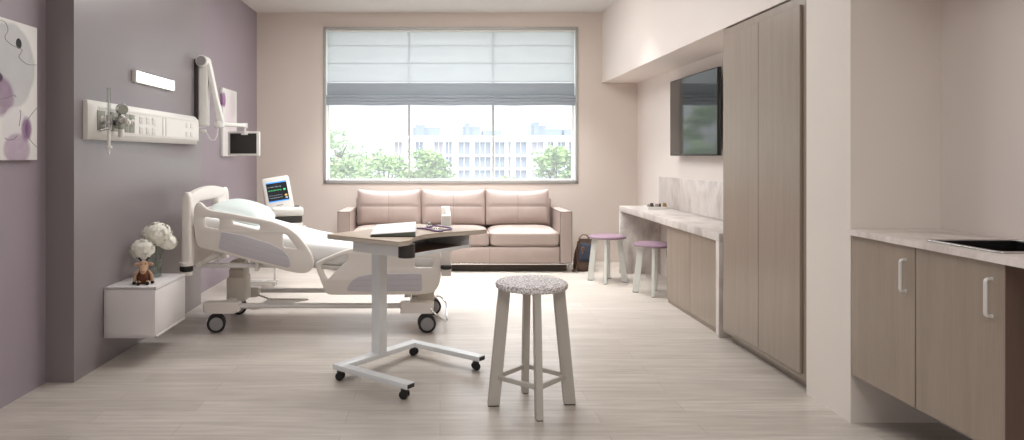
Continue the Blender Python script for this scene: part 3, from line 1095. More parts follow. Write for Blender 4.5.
def board(x0, x1, name, arch, zb, top, mname='bed'):
    n = 14
    ou = [(yA + .05, zb), (yC - .05, zb)]
    for k in range(n + 1):
        t = k / n
        y = yC - .012 - (yC - yA - .024) * t
        ou.append((y, top + arch * math.sin(PI * t) ** .7))
    hol = fillet([(5.2, .895), (5.72, .895), (5.68, top - .045), (5.24, top - .045)], .04)
    return MB().plate([fillet(ou, [0, 0] + [.03] + [0] * (n - 1) + [.03], 4), hol], x1 - x0, .012, YZ((x0 + x1) / 2))


hb = board(-1.858, -1.803, 'head_board', .06, .5, 1.005).build('headboard', 'bed', bed, True)
for y in (5.085, 5.94):
    pt = MB()
    pt.loft([[(x, yy, z) for x, yy in fillet([(-1.868 + o, y - .035), (-1.798 - o, y - .035), (-1.798 - o, y + .035), (-1.868 + o, y + .035)], .018, 4)]
             for (z, o) in ((.525, 0), (.7, 0), (.95, .001), (1.0, .004), (1.025, .012), (1.036, .024))])
    ps = pt.build('corner_post', 'bed', hb, True)
for y in (5.075, 5.95):
    bp = MB().lathe([(0, .462), (.036, .462), (.045, .468), (.047, .476), (.047, .492), (.045, .5), (.036, .506), (0, .506)], (-1.838, y, 0), 28)
    q = bp.build('bumper_roller', 'rubber', bed, True)
    MB().cyl((-1.838, y, .506), (-1.838, y, .53), .049, n=28).build('roller_collar', 'bed', q, True)
    MB().cyl((-1.838, y, .436), (-1.838, y, .463), .042, n=28, bev=.004).build('roller_cap', 'bed', q, True)
fb = MB()
n = 14
ou = [(yA + .04, .44), (yC - .04, .44)] + [(yC - .012 - (yC - yA - .024) * k / n, .852 + .03 * math.sin(PI * k / n) ** .7) for k in range(n + 1)]
hol = fillet([(5.24, .73), (5.76, .73), (5.72, .8), (5.28, .8)], .04)
fb.plate([fillet(ou, [0, 0] + [.03] + [0] * (n - 1) + [.03], 4), hol], .036, .01, YZ(.062))
fbo = fb.build('footboard', 'bed', bed, True)
for y in (5.085, 5.94):
    MB().bx(.01, .082, y - .034, y + .03, .43, .872, .01, 3).build('corner_post', 'bed', fbo, True)
for y in (5.07, 5.95):
    MB().lathe([(0, .482), (.034, .482), (.041, .488), (.043, .495), (.041, .506), (.034, .512), (0, .512)], (.046, y - .006, 0), 24).build('bumper_roller', 'rubber', bed, True)

# near side rails
head_out = [(194.8, 213.6), (195.5, 207), (198, 202.6), (200.5, 201.8), (203.5, 203.4), (207.7, 208.2), (214, 210.4), (224, 211.6), (244.6, 215.4), (265, 219.2), (278.7, 222.6), (290, 227.6),
            (298.6, 234.4), (305, 242.4), (310, 249.7), (314, 257.7), (315, 264.9), (311, 270.6), (304.2, 273), (295.4, 272), (286, 269.8), (270, 265.2), (244.6, 258.6), (217.3, 251), (203.6, 247.9), (198.6, 245.5), (196.4, 236), (195, 224)]
win1 = [(205, 216.2), (220.6, 218.2), (221, 229.0), (206.4, 226.2)]
win2 = [(232.6, 219.2), (261, 224.3), (260.4, 229.8), (233.4, 223.8)]
win3 = [(283, 233.2), (287.5, 234.4), (298.8, 248.6), (284.2, 246.8)]
grip1 = [(223, 230.8), (247, 235.3), (271.9, 243.2), (285, 250.0), (290.5, 257), (292, 265), (289, 267), (270, 262.2), (244.6, 255.5), (220.2, 248.2)]
rail1 = MB().plate([chaikin([SR(*p) for p in head_out], 2)] + [fillet([SR(*p) for p in w], .018) for w in (win1, win2, win3)], .038, .009, XZ(5.085)).build('side_rail', 'bed', bed, True)


def grip(pts, parent, y, lines):
    q = MB().plate([fillet([SR(*p) for p in pts], .02)], .01, .003, XZ(y))
    g = q.build('grip_panel', 'bed_grey', parent, True, label='grey grip panel')
    for (a, b) in lines:
        pa, pb = SR(*a), SR(*b)
        MB().bar((pa[0], y - .005, pa[1]), (pb[0], y - .005, pb[1]), .003, .003, 0, (0, 1, 0)).build('grip_groove', 'bed_groove', parent, True)
    return g


grip(grip1, rail1, 5.064, [((223, 236.5), (289.5, 255.5)), ((222, 242), (290.5, 261))])
foot_out = [(315, 263.5), (317.5, 261.2), (328.9, 256.0), (340, 251.5), (352.5, 247.6), (365, 246.6), (400, 246.6), (432, 247.2), (439.5, 249.5), (441, 254), (441, 276), (439, 285), (434, 291.5), (428, 293.6), (400, 294),
            (360, 294), (331, 294.2), (327, 293), (324.5, 288.5), (321, 279)]
win4 = [(321.6, 265.6), (325, 261.4), (347.5, 253.6), (348.4, 259.5), (336.2, 270.5), (329, 278), (326.5, 276.5)]
win5 = [(414.5, 257), (433.6, 257), (433, 266.8), (414.5, 266.8)]
grip2 = [(347.4, 290.2), (349.5, 284), (353, 279.3), (359, 275.6), (373, 273.2), (422, 272.2), (422, 290.2)]
rail2 = MB().plate([chaikin([SR(*p) for p in foot_out], 2)] + [fillet([SR(*p) for p in w], .02) for w in (win4, win5)], .038, .009, XZ(5.085)).build('side_rail', 'bed', bed, True)
grip(grip2, rail2, 5.064, [((353, 279.5), (421, 278.4)), ((350, 284.8), (421, 284.3))])

# mattress: loft along the bed, profile (x, top)
prof = [(-1.795, .872), (-1.78, .876), (-1.6, .832), (-1.3, .752), (-1.1, .699), (-1.0, .674), (-.9, .657), (-.75, .642), (-.5, .628), (-.2, .618), (-.02, .612), (0.0, .606)]


def rr_sec(x, zt, th, y0, y1, r):
    pts = fillet([(y0, zt - th), (y1, zt - th), (y1, zt), (y0, zt)], r, 5)
    return [(x, y, z) for y, z in pts]


mt = MB()
mt.loft([rr_sec(x, z, .15 if 0 < i < len(prof) - 1 else .12, 5.125, 5.9, .045) for i, (x, z) in enumerate(prof)])
mo = mt.build('mattress', 'sheet', bed, True, ang=60)
dkk = MB()
dkk.loft([rr_sec(x, z - .152, .03, 5.13, 5.895, .006) for (x, z) in prof])
dkk.build('deck', 'bed_metal', bed, True)
# blanket fold lying along the middle
# long frame rails under the deck
for y in (5.175, 5.85):
    MB().bx(-1.80, -.02, y - .016, y + .016, .476, .508, .004).build('frame_rail', 'silver', bed, True)
fx = MB()
for x in (-1.8, -1.28, -.62, -.04):
    fx.bx(x - .02, x + .02, 5.17, 5.855, .478, .506, .004)
fx.build('frame_crossbar', 'bed_metal', bed, True)
MB().bx(-1.85, -1.78, 5.30, 5.74, .47, .52, .006).build('head_bracket', 'bed_metal', bed, True)
MB().bx(-.02, .05, 5.30, 5.74, .45, .52, .006).build('foot_bracket', 'bed_metal', bed, True)
for y in (5.15, 5.86):
    lk = MB()
    lk.bar((-1.775, y, .50), (-1.60, y, .605), .016, .035, .004)
    lk.cyl((-1.60, y - .012, .603), (-1.60, y + .012, .603), .022, n=20)
    lk.cyl((-1.775, y - .012, .50), (-1.775, y + .012, .50), .022, n=20)
    lk.bar((-1.62, y, .50), (-1.62, y, .60), .012, .014, .002)
    lk.build('back_lift_link', 'bed_metal', bed, True)
rp = MB()
for (x) in (-1.34, -.36):
    rp.bx(x - .014, x + .014, 5.105, 5.16, .46, .54, .005)
rp.build('rail_hinge', 'bed_metal', bed, True)

# lift columns, telescoping
for (x, wd2) in ((-1.572, .135), (-.13, .17)):
    o = MB().bx(x - wd2 / 2, x + wd2 / 2, 5.37, 5.57, .18, .365, .008).build('lift_column', 'bed_dark', bed, True)
    MB().bx(x - wd2 / 2 + .014, x + wd2 / 2 - .008, 5.385, 5.555, .36, .425, .006).build('middle_stage', 'bed_dark', o, True)
    MB().bx(x - wd2 / 2 + .02, x + wd2 / 2 - .012, 5.395, 5.545, .42, .49, .006).build('upper_stage', 'bed_dark', o, True)
# base frame
yn, yf = 5.182, 5.77
for y in (yn, yf):
    MB().tube([(-1.66, y, .192), (-.08, y, .192)], .0195, 20).build('base_tube', 'silver', bed, True)
for x, w2 in ((-1.612, .135), (-.17, .125)):
    for y in (yn, yf):
        q = MB()
        q.loft([[(x + dx, y + dy, z) for dx, dy in fillet([(-w2, -.045), (w2, -.045), (w2, .045), (-w2, .045)], .015, 4)] for (z, w2) in ((.143, w2 - .03 if x < -1 else w2), (.155, w2 - .004), (.2, w2), (.218, w2 - .002), (.222, w2 - .01))])
        q.build('corner_block', 'bed', bed, True)
    MB().bar((x + (.03 if x < -1 else -.03), yn, .2), (x + (.03 if x < -1 else -.03), yf, .2), .05, .04, .006).build('base_crossbar', 'bed_metal', bed, True)
pl = MB()
pl.bar((-1.42, 5.3, .14), (-1.25, 5.46, .14), .014, .01, .002).bar((-1.25, 5.46, .14), (-1.06, 5.62, .15), .014, .01, .002).bar((-1.42, 5.3, .14), (-1.38, 5.66, .14), .014, .01, .002)
pl.bar((-1.38, 5.66, .145), (-1.06, 5.62, .15), .014, .01, .002)
t = bmesh.new()
vs = [t.verts.new(p) for p in ((-1.40, 5.32, .136), (-1.25, 5.46, .136), (-1.07, 5.61, .144), (-1.37, 5.65, .138))]
t.faces.new(vs)
r_ = bmesh.ops.extrude_face_region(t, geom=t.faces[:])
bmesh.ops.translate(t, vec=(0, 0, .004), verts=[g for g in r_['geom'] if isinstance(g, bmesh.types.BMVert)])
bmesh.ops.recalc_face_normals(t, faces=t.faces[:])
pl._add(t)
pl.bar((-1.42, 5.3, .145), (-1.52, 5.24, .17), .014, .012, .002).bar((-1.38, 5.66, .145), (-1.5, 5.72, .17), .014, .012, .002)
pl.build('power_unit_tray', 'bed_metal', bed, True)
# castors: two wheels each
for (x, y, ang) in ((-1.655, yn + .0, .25), (-1.66, yf, .3), (-.098, yn, .1), (-.06, yf, .12)):
    ca, sa = math.cos(ang - PI / 2), math.sin(ang - PI / 2)     # axle direction, roughly towards the camera
    R = .066
    fk = MB()
    fk.cyl((x, y, .06), (x, y, .15), .016, n=16).box((x, y, .1), (.05, .03, .075), (0, 0, ang), .01)
    fo = fk.build('caster_fork', 'dark_plastic', bed, True)
    for k in (-1, 1):
        wl = MB()
        A = Vector((x + ca * .014 * k, y + sa * .014 * k, R))
        B = Vector((x + ca * .046 * k, y + sa * .046 * k, R))
        wl.cyl(A, B, R, n=40, bev=.008)
        w_ = wl.build('wheel', 'rubber', fo, True)
        MB().cyl(A + (B - A) * .3, B + (B - A).normalized() * .004, R * .73, n=36, bev=.004).build('hub_cap', 'hub', fo, True)
# foot pedal loop at the foot end
pd = catmull([(-.05, 5.63, .165), (0, 5.66, .165), (.05, 5.6, .12), (.052, 5.42, .085), (.05, 5.18, .078), (.0, 5.12, .115), (-.07, 5.13, .18)], 8)
MB().tube(pd, .0075, 10).build('brake_pedal_bar', 'chrome', bed, True)

# pillow
pw = MB().puff((0, 0, 0), (.40, .60, .15), .065, 16, (.02, .02, .04), None, .3)
po = pw.build('pillow', 'pillow', None)
po.location = (-1.56, 5.53, .838)
po.rotation_euler = (0, math.radians(13), 0)
tag(po, 'pale mint white pillow lying on the raised head of the bed', 'pillow')

# ------------------------------------------------------------------ bedside monitor on its stand
cart = thing('equipment_stand', 'slim white two-post stand behind the bed carrying the patient monitor', 'stand', (-1.6, 6.95, 0))
MB().bx(-1.945, -1.36, 6.78, 7.12, .567, .593, .008).build('shelf', 'white_plastic', cart, True)
for x in (-1.93, -1.665):
    MB().bx(x - .011, x + .011, 7.05, 7.075, .045, .567, .003).build('post', 'white_plastic', cart, True)
MB().bx(-1.955, -1.64, 6.98, 7.02, .03, .05, .004).bx(-1.955, -1.64, 7.06, 7.1, .03, .05, .004).bx(-1.79, -1.75, 7.0, 7.08, .03, .05, .004).build('foot_frame', 'white_plastic', cart, True)
for x in (-1.935, -1.66):
    for y in (7.0, 7.08):
        MB().cyl((x, y - .01, .016), (x, y + .01, .016), .016, n=16).build('caster', 'white_plastic', cart, True)
fm = thing('patient_monitor', 'white bedside monitor with tilted colour screen and printer base behind the bed', 'monitor', (-1.555, 6.95, .594))
Rz = Matrix.Rotation(math.radians(22), 4, 'Z')
MD = Matrix.Translation((-1.555, 6.95, .594)) @ Rz
b = MB()
b.box((0.015, -.01, .025), (.31, .27, .05), None, .012, 3)
bm_ = MB()
bm_.bm = b.bm
bmesh.ops.transform(bm_.bm, matrix=MD, verts=bm_.bm.verts[:])
base_o = bm_.build('base', 'white_plastic', fm, True)


def mbx(c, size, name, m, parent, rot=None, bev=.01, label=None):
    q = MB().box(c, size, rot, bev, 3)
    bmesh.ops.transform(q.bm, matrix=MD, verts=q.bm.verts[:])
    return q.build(name, m, parent, True, label=label)


mbx((.03, -.01, .085), (.27, .25, .075), 'printer_bay', 'dark_plastic', fm, None, .02, 'dark printer bay')
mbx((.02, -.015, .16), (.31, .28, .085), 'printer_housing', 'white_plastic', fm, None, .025)
tilt = Euler((math.radians(-17), math.radians(-8), 0)).to_matrix().to_4x4()
hc = Vector((-.055, .02, .33))
hs = mbx(hc, (.275, .075, .34), 'screen_housing', 'white_plastic', fm, tilt, .022)


def on_screen(x, z, y=-.0385):
    return MD @ Matrix.Translation(hc) @ tilt @ Vector((x, y, z))


def face(x0, x1, z0, z1, name, m, parent, d=.0388, th=.003):
    q = MB().box((0, 0, 0), (x1 - x0, th, z1 - z0), None, 0)
    bmesh.ops.transform(q.bm, matrix=MD @ Matrix.Translation(hc) @ tilt @ Matrix.Translation(((x0 + x1) / 2, -d, (z0 + z1) / 2)), verts=q.bm.verts[:])
    return q.build(name, m, parent, True)


M['scr_black'] = mat('monitor_screen', (18, 20, 26), .15, emit=((26, 30, 38), .7), vary=0)
M['scr_blue'] = mat('screen_blue', (60, 140, 230), .2, emit=((70, 150, 235), .85), vary=0)
M['scr_green'] = mat('screen_green', (80, 200, 120), .2, emit=((80, 200, 120), .8), vary=0)
M['scr_grey'] = mat('screen_grey', (150, 158, 165), .2, emit=((150, 158, 165), .6), vary=0)
M['scr_gold'] = mat('screen_amber', (210, 170, 90), .2, emit=((210, 170, 90), .7), vary=0)
scr = face(-.1, .1, -.085, .115, 'screen', 'scr_black', hs)
sx_ = MB()
face(-.1, .1, .103, .115, 'screen_banner', 'scr_blue', hs, .0396)
face(-.1, .1, -.085, -.076, 'screen_banner', 'scr_blue', hs, .0396)
for nm, mm, zc, am, fq in (('trace', 'scr_grey', .065, .008, 9), ('trace', 'scr_green', .03, .01, 7), ('trace', 'scr_grey', -.022, .006, 13), ('trace', 'scr_grey', -.045, .005, 17)):
    pts = [on_screen(-.09 + .13 * i / 50, zc + am * math.sin(i * fq * .13) * math.cos(i * .37 * fq), -.0405) for i in range(51)]
    MB().tube(pts, .0013, 5).build('trace_line', mm, hs, True)
for (x, z, mm) in ((.07, .03, 'scr_green'), (.075, -.03, 'scr_gold'), (.078, -.055, 'scr_grey')):
    face(x - .011, x + .011, z - .008, z + .008, 'reading', mm, hs, .0396)
face(-.035, .03, -.128, -.12, 'maker_plate', 'ink', hs, .0392)
mbx((.125, -.04, .208), (.045, .03, .014), 'button', 'dark_plastic', fm, None, .003)

# ------------------------------------------------------------------ floating nightstand + what stands on it
ns = thing('floating_nightstand', 'white wall-hung nightstand box on the mauve wall left of the bed', 'nightstand', (-1.94, 4.62, .163))
nx0, nx1, ny0, ny1, nz0, nz1 = XB + .002, -1.777, 4.367, 4.885, .163, .48
q = MB().bx(nx0, nx1, ny0, ny1, nz1 - .018, nz1, .002).bx(nx0, nx1, ny0, ny1, nz0, nz0 + .018, .002)
q.bx(nx0, nx1 - .02, ny0, ny0 + .018, nz0 + .018, nz1 - .018).bx(nx0, nx1 - .02, ny1 - .018, ny1, nz0 + .018, nz1 - .018)
q.bx(nx0, nx0 + .016, ny0, ny1, nz0, nz1)
q.bx(nx0, nx1, ny0, ny0 + .0185, nz0, nz1, .002)
q.build('carcass', 'white_satin', ns, True)
MB().bx(nx1 - .019, nx1, ny0 + .021, ny1 - .003, nz0 + .021, nz1 - .021, .002).build('drawer_front', 'white_satin', ns, True)

NZ = nz1 + .0005
va = thing('glass_vase', 'clear square glass vase holding white hydrangeas on the nightstand', 'vase', (-1.935, 4.76, NZ))
vx, vy = -1.935, 4.76
loops = [rrect(-.034, .034, -.034, .034, .008)]
v = MB()
v.plate([rrect(-.034, .034, -.034, .034, .008), rrect(-.029, .029, -.029, .029, .006)], .15, .0006, Matrix.Translation((vx, vy, NZ + .075)))
v.bx(vx - .029, vx + .029, vy - .029, vy + .029, NZ + .001, NZ + .012)
v.build('vase_body', 'clear', va, True)
M['water'] = glass_mat('vase_water', (.88, .92, .9), .05)
MB().bx(vx - .028, vx + .028, vy - .028, vy + .028, NZ + .0125, NZ + .1).build('water', 'water', va, True)


def hydrangea(c, r, label, k):
    root = thing('hydrangea', label, 'flower', (c[0], c[1], c[2]), 0, 'white hydrangeas in the vase')
    rnd = random.Random(k)
    q = bmesh.new()
    nb = int(150 * (r / .08) ** 2)
    for i in range(nb):
        z = 1 - 2 * (i + .5) / nb
        ph = i * 2.39996
        rr = math.sqrt(1 - z * z)
        nrm = Vector((rr * math.cos(ph), rr * math.sin(ph), z)) + Vector((rnd.uniform(-.5, .5), rnd.uniform(-.5, .5), rnd.uniform(-.5, .5)))
        nrm.normalize()
        cen = Vector((nrm.x * r, nrm.y * r, nrm.z * r * .86)) * rnd.uniform(.9, 1.04)
        a0 = rnd.uniform(0, PI)
        tx = nrm.orthogonal().normalized()
        tyv = nrm.cross(tx)
        sz = .016 * rnd.uniform(.85, 1.2)
        for p in range(4):
            a = a0 + p * PI / 2
            d = tx * math.cos(a) + tyv * math.sin(a)
            e = tx * math.cos(a + PI / 2) + tyv * math.sin(a + PI / 2)
            b0_ = cen + nrm * .001
            tip = cen + d * sz * 1.1 + nrm * rnd.uniform(-.001, .004)
            l_ = cen + d * sz * .6 + e * sz * .5 + nrm * .003
            r__ = cen + d * sz * .6 - e * sz * .5 + nrm * .003
            vs = [q.verts.new(x) for x in (b0_, r__, tip, l_)]
            q.faces.new(vs)
    m_ = MB()
    m_._add(q)
    m_.ball((0, 0, 0), (r * .86, r * .86, r * .73), None, 3)
    m_.build('bloom', 'petal', root)
    top = Vector((vx, vy, NZ + .02)) - Vector(c)
    MB().tube(catmull([(0, 0, -r * .5), tuple(Vector((0, 0, -r)) * .5 + Vector((top.x, top.y, -r - .03)) * .5), tuple(top)], 6), .0032, 7).build('stem', 'stem', root)


hydrangea(W(157, 234, 147), .092, 'largest white hydrangea head, top of the bunch in the vase', 1)
hydrangea(W(142.5, 249.5, 150), .077, 'lower left white hydrangea head above the plush toy', 2)
hydrangea(W(168.5, 242.5, 146.5), .055, 'small white hydrangea head at the right of the bunch', 3)

# plush toy: seated, long muzzle, dark horns and hooves
pt = thing('plush_toy', 'small seated plush animal with tan head and brown body on the nightstand', 'plush toy', (-1.905, 4.5, NZ))


def pl_(name, m, fn):
    q = MB()
    fn(q)
    return q.build(name, m, pt)


def body_(q):
    q.lathe([(0, 0), (.03, .003), (.042, .02), (.044, .038), (.038, .06), (.028, .08), (.018, .094), (0, .1)], (0, 0, 0), 24)


pl_('body', 'plush_brown', body_)


def head_(q):
    secs = []
    for (t, r1, r2) in ((0, .006, .006), (.006, .02, .02), (.02, .029, .028), (.04, .028, .027), (.062, .022, .021), (.08, .021, .02), (.094, .016, .015), (.1, .006, .006)):
        cy, cz = .022 - t * .72, .128 - t * .5
        secs.append([(r1 * math.cos(2 * PI * j / 20), cy + r2 * math.sin(2 * PI * j / 20) * .5, cz + r2 * math.sin(2 * PI * j / 20) * .87) for j in range(20)])
    q.loft(secs)


hd = pl_('head', 'plush_tan', head_)
for k in (-1, 1):
    MB().ball((k * .043, .005, .123), (.02, .006, .011), (0, k * .25, 0), 2).build('ear', 'plush_tan', hd)
    MB().tube(catmull([(k * .014, .01, .146), (k * .024, .01, .157), (k * .026, .008, .168)], 4), [.006, .006, .006, .0055, .0055, .005, .0045, .004, .003][:9], 8).tube([(k * .022, .01, .154), (k * .036, .008, .162)], [.005, .003], 8).build('horn', 'plush_dark', hd)
    MB().ball((k * .013, -.018, .127), .004, None, 2).build('eye', 'plush_dark', hd)
    MB().ball((k * .007, -.062, .086), .003, None, 2).build('nostril', 'plush_dark', hd)
    ar_ = MB().tube(catmull([(k * .028, -.004, .082), (k * .045, -.016, .062), (k * .052, -.022, .035), (k * .053, -.026, .016)], 4), .0095, 10).build('foreleg', 'plush_tan', pt)
    MB().ball((k * .054, -.029, .011), (.012, .014, .011), None, 2).build('hoof', 'plush_dark', ar_)
    lg_ = MB().tube(catmull([(k * .022, -.02, .018), (k * .026, -.042, .013), (k * .026, -.06, .012)], 4), .0115, 10).build('hind_leg', 'plush_tan', pt)
    MB().ball((k * .026, -.069, .012), (.013, .012, .0125), None, 2).build('hoof', 'plush_dark', lg_)
pt.rotation_euler = (0, 0, math.radians(18))

# ------------------------------------------------------------------ medical rail on the bed wall
mr = thing('medical_rail', 'long white medical outlet rail on the wall above the nightstand', 'wall panel', (XB, 5.0, 1.4))
ry0, ry1, rz0, rz1 = 4.115, 5.93, 1.398, 1.632


def wedge(y0, y1, z0, z1, x0, x1, b):
    secs = []
    for (y, k) in ((y0, 1), (y0 + .035, 0), (y1 - .03, 0), (y1, 1)):
        xx = x1 if not k else x0 + .028
        zb, zt_ = z0, z1
        secs.append([(x0, y, zb), (x0 + .03 if not k else xx - .004, y, zb), (xx, y, zb + b), (xx, y, zt_ - b), (x0 + .03 if not k else xx - .004, y, zt_), (x0, y, zt_)])
    return MB().loft(secs)


hsg = wedge(ry0, ry1, rz0, rz1, XB + .001, XB + .066, .035).build('housing', 'white_plastic', mr, True)
XP = XB + .066
MB().bx(XP - .002, XP + .003, ry0 + .06, ry1 - .06, rz1 - .05, rz1 - .042).bx(XP - .002, XP + .003, ry0 + .06, ry1 - .06, rz0 + .042, rz0 + .05).build('trim_strip', 'outlet_white', mr, True)
MB().bx(XB + .001, XB + .03, ry1, ry1 + .035, rz0 + .0, rz0 + .13, .004).build('end_bracket', 'white_plastic', mr, True)


def yat(px, X=XP):
    return F * X / (px - VX)


for (a, b) in ((97, 104.5), (110, 118), (124.5, 128.8), (129.3, 134)):
    pl2 = MB().bx(XP, XP + .006, yat(a), yat(b), rz0 + .055, rz1 - .06, .002).build('gas_outlet', 'outlet', mr, True, label='grey-green gas outlet plate')
    yy = (yat(a) + yat(b)) / 2
    MB().lathe([(0, 0), (.022, 0), (.022, .006), (.014, .008), (.014, .018), (0, .018)], (XP + .006, yy, 1.52), 20, Matrix.Rotation(PI / 2, 4, 'Y')).build('outlet_socket', 'white_plastic', pl2, True)
for i, a in enumerate((141, 147.5, 153.5)):
    for z in (1.475, 1.545):
        s_ = MB().bx(XP, XP + .005, yat(a - 1.6), yat(a + 1.6), z - .024, z + .024, .003).build('power_socket', 'outlet_white', mr, True)
        for dz in (-.009, .009):
            MB().bx(XP + .005, XP + .006, yat(a) - .012, yat(a) + .012, z + dz - .002, z + dz + .002).build('socket_slot', 'slot', s_, True)
for a in (163, 166):
    MB().bx(XP, XP + .004, yat(a - .5), yat(a + .5), 1.45, 1.585, .001).build('divider_strip', 'outlet_white', mr, True)
for a in (187, 191.5):
    for z in (1.475, 1.545):
        s_ = MB().bx(XP, XP + .005, yat(a - 1.3), yat(a + 1.3), z - .02, z + .02, .003).build('data_socket', 'outlet_white', mr, True)

# suction regulator and flowmeter plugged into the rail
fl_ = thing('oxygen_flowmeter', 'clear tube flowmeter with chrome valve plugged into the left of the medical rail', 'flowmeter', (XP + .03, 4.2, 1.42))
yF = yat(101) + .0
fy = 4.2
fxx = XP + .047
q = MB().cyl((XP + .0065, fy, 1.50), (fxx + .03, fy, 1.50), .011, n=16).cyl((fxx, fy, 1.455), (fxx, fy, 1.545), .015, n=18).cyl((fxx - .0, fy - .028, 1.50), (fxx, fy + .028, 1.50), .012, n=16)
q.cyl((XP + .0065, fy - .03, 1.455), (fxx, fy - .005, 1.47), .01, n=14)
q.build('valve_body', 'steel', fl_, True)
MB().cyl((fxx + .03, fy, 1.5), (fxx + .05, fy, 1.5), .017, n=20, bev=.003).build('valve_knob', 'dark_plastic', fl_, True)
MB().cyl((fxx, fy, 1.545), (fxx, fy, 1.71), .012, n=20).build('flow_tube', 'clear', fl_, True)
MB().cyl((fxx, fy, 1.54), (fxx, fy, 1.70), .004, n=10).build('scale_rod', 'outlet_white', fl_, True)
q = MB().cyl((fxx, fy, 1.36), (fxx, fy, 1.455), .0095, n=14).cyl((fxx, fy, 1.345), (fxx, fy, 1.362), .019, n=18, bev=.003).cyl((fxx, fy, 1.31), (fxx, fy, 1.345), .007, n=12)
q.build('outlet_nipple', 'white_plastic', fl_, True)
rg_ = thing('suction_regulator', 'chrome vacuum regulator with round dial plugged into the medical rail', 'regulator', (XP + .03, 4.345, 1.5))
ry = 4.345
rx = XP + .045
q = MB().cyl((XP + .0065, ry, 1.50), (rx, ry, 1.50), .013, n=16).box((rx + .0, ry, 1.505), (.045, .06, .075), None, .012, 3)
q.cyl((rx, ry, 1.54), (rx, ry, 1.58), .009, n=12).build('regulator_body', 'outlet', rg_, True)
q = MB().cyl((rx + .0, ry + .01, 1.59), (rx + .03, ry - .015, 1.59), .033, n=28, bev=.003)
dl = q.build('gauge', 'steel', rg_, True)
MB().cyl((rx + .030, ry - .015, 1.59), (rx + .0325, ry - .0172, 1.59), .026, n=28).build('dial_face', 'outlet', dl, True)
MB().cyl((rx + .02, ry - .02, 1.52), (rx + .045, ry - .035, 1.52), .024, n=24, bev=.004).build('adjusting_knob', 'steel', rg_, True)
MB().cyl((rx, ry + .02, 1.415), (rx, ry + .02, 1.47), .017, n=18, bev=.003).build('filter_cup', 'white_plastic', rg_, True)

# wall lamp
wl_ = thing('wall_lamp', 'lit linear white wall lamp above the medical rail', 'lamp', (XB, 5.03, 1.83))
MB().bx(XB + .001, XB + .02, 4.775, 5.45, 1.806, 1.888, .004).bx(XB + .001, XB + .034, 4.765, 4.776, 1.806, 1.888, .003).bx(XB + .001, XB + .034, 5.449, 5.46, 1.806, 1.888, .003).build('lamp_housing', 'white_plastic', wl_, True)
MB().bx(XB + .018, XB + .034, 4.776, 5.449, 1.812, 1.882, .006, 3).build('diffuser', 'lamp', wl_, True)

# wall arm with display
wa = thing('monitor_arm', 'white articulated wall arm holding a small dark screen near the window corner', 'monitor arm', (XB, 6.02, 1.8))
MB().bx(XB + .001, XB + .03, 5.975, 6.06, 1.60, 2.13, .003).build('wall_track', 'dark_plastic', wa, True)
MB().bx(XB + .03, XB + .112, 5.985, 6.055, 1.557, 2.08, .012, 3).build('arm_column', 'white_plastic', wa, True)
q = MB().cyl((XB + .068, 5.955, 2.11), (XB + .068, 6.075, 2.11), .05, n=32, bev=.006)
pv = q.build('pivot', 'white_plastic', wa, True)
MB().cyl((XB + .068, 5.951, 2.11), (XB + .068, 5.956, 2.11), .041, n=32).build('pivot_cap', 'hub', pv, True)
q = MB()
secs = []
p0, p1 = Vector((-1.995, 6.02, 2.10)), Vector((-1.884, 6.03, 1.585))
for (t, w_, h_) in ((0, .028, .03), (.1, .03, .032), (.6, .026, .03), (.9, .034, .03), (1, .034, .03)):
    c_ = p0.lerp(p1, t)
    secs.append([(c_.x + a_, c_.y + b_, c_.z) for a_, b_ in rrect(-w_ / 1.3, w_ / 1.3, -h_, h_, .01)])
q.loft(secs).build('upper_arm', 'white_plastic', wa, True)
MB().cyl((-1.9, 6.03, 1.545), (-1.9, 6.03, 1.60), .042, n=28, bev=.008).build('elbow', 'white_plastic', wa, True)
MB().bar((-1.9, 6.03, 1.575), (-1.77, 6.33, 1.575), .045, .034, .012).build('forearm', 'white_plastic', wa, True)
MB().cyl((-1.768, 6.335, 1.552), (-1.768, 6.335, 1.598), .026, n=24, bev=.006).cyl((-1.768, 6.335, 1.50), (-1.768, 6.335, 1.555), .014, n=18).build('wrist', 'white_plastic', wa, True)
sc2 = MB().bx(-1.924, -1.637, 6.345, 6.385, 1.302, 1.523, .008, 3).bx(-1.80, -1.74, 6.33, 6.36, 1.49, 1.525, .005).build('display', 'white_plastic', wa, True)
MB().bx(-1.902, -1.663, 6.341, 6.346, 1.322, 1.505, .001).build('screen', 'screen_dark', sc2, True, label='dark switched-off screen')
q = MB().cyl((XB + .001, 6.02, 1.515), (XB + .09, 6.02, 1.515), .014, n=16).tube(catmull([(XB + .085, 6.02, 1.515), (XB + .12, 6.02, 1.45), (XB + .155, 6.02, 1.435), (XB + .18, 6.02, 1.47), (XB + .19, 6.03, 1.545)], 8), .0045, 8)
q.build('cable', 'white_plastic', wa, True)

# ------------------------------------------------------------------ canvases
pc = thing('canvas_print', 'large white canvas with grey and purple watercolour rounds on the near left wall', 'painting', (XL, 3.876, 1.645))
art = art_mat('watercolour_rounds', [(-.25, .125, .235, .235, (176, 176, 178), .75, .1), (-.25, .11, .20, .2, (190, 190, 191), .6, .6), (-.32, -.04, .12, .115, (132, 96, 130), .8, .25),
                                     (-.345, .055, .05, .03, (60, 40, 62), .9, .3), (-.2, -.2, .12, .12, (214, 210, 212), .8, .1), (-.185, -.31, .125, .09, (158, 128, 160), .75, .2), (-.1, -.2, .055, .075, (128, 84, 130), .9, .35),
                                     (-.1, -.2, .02, .05, (96, 58, 100), .6, .6), (-.17, .25, .026, .028, (14, 13, 15), 2.2, .1)])
MB().bx(XL + .001, XL + .032, 2.95, 3.876, 1.278, 2.008, .003).build('canvas', art, pc, True)
q = MB()


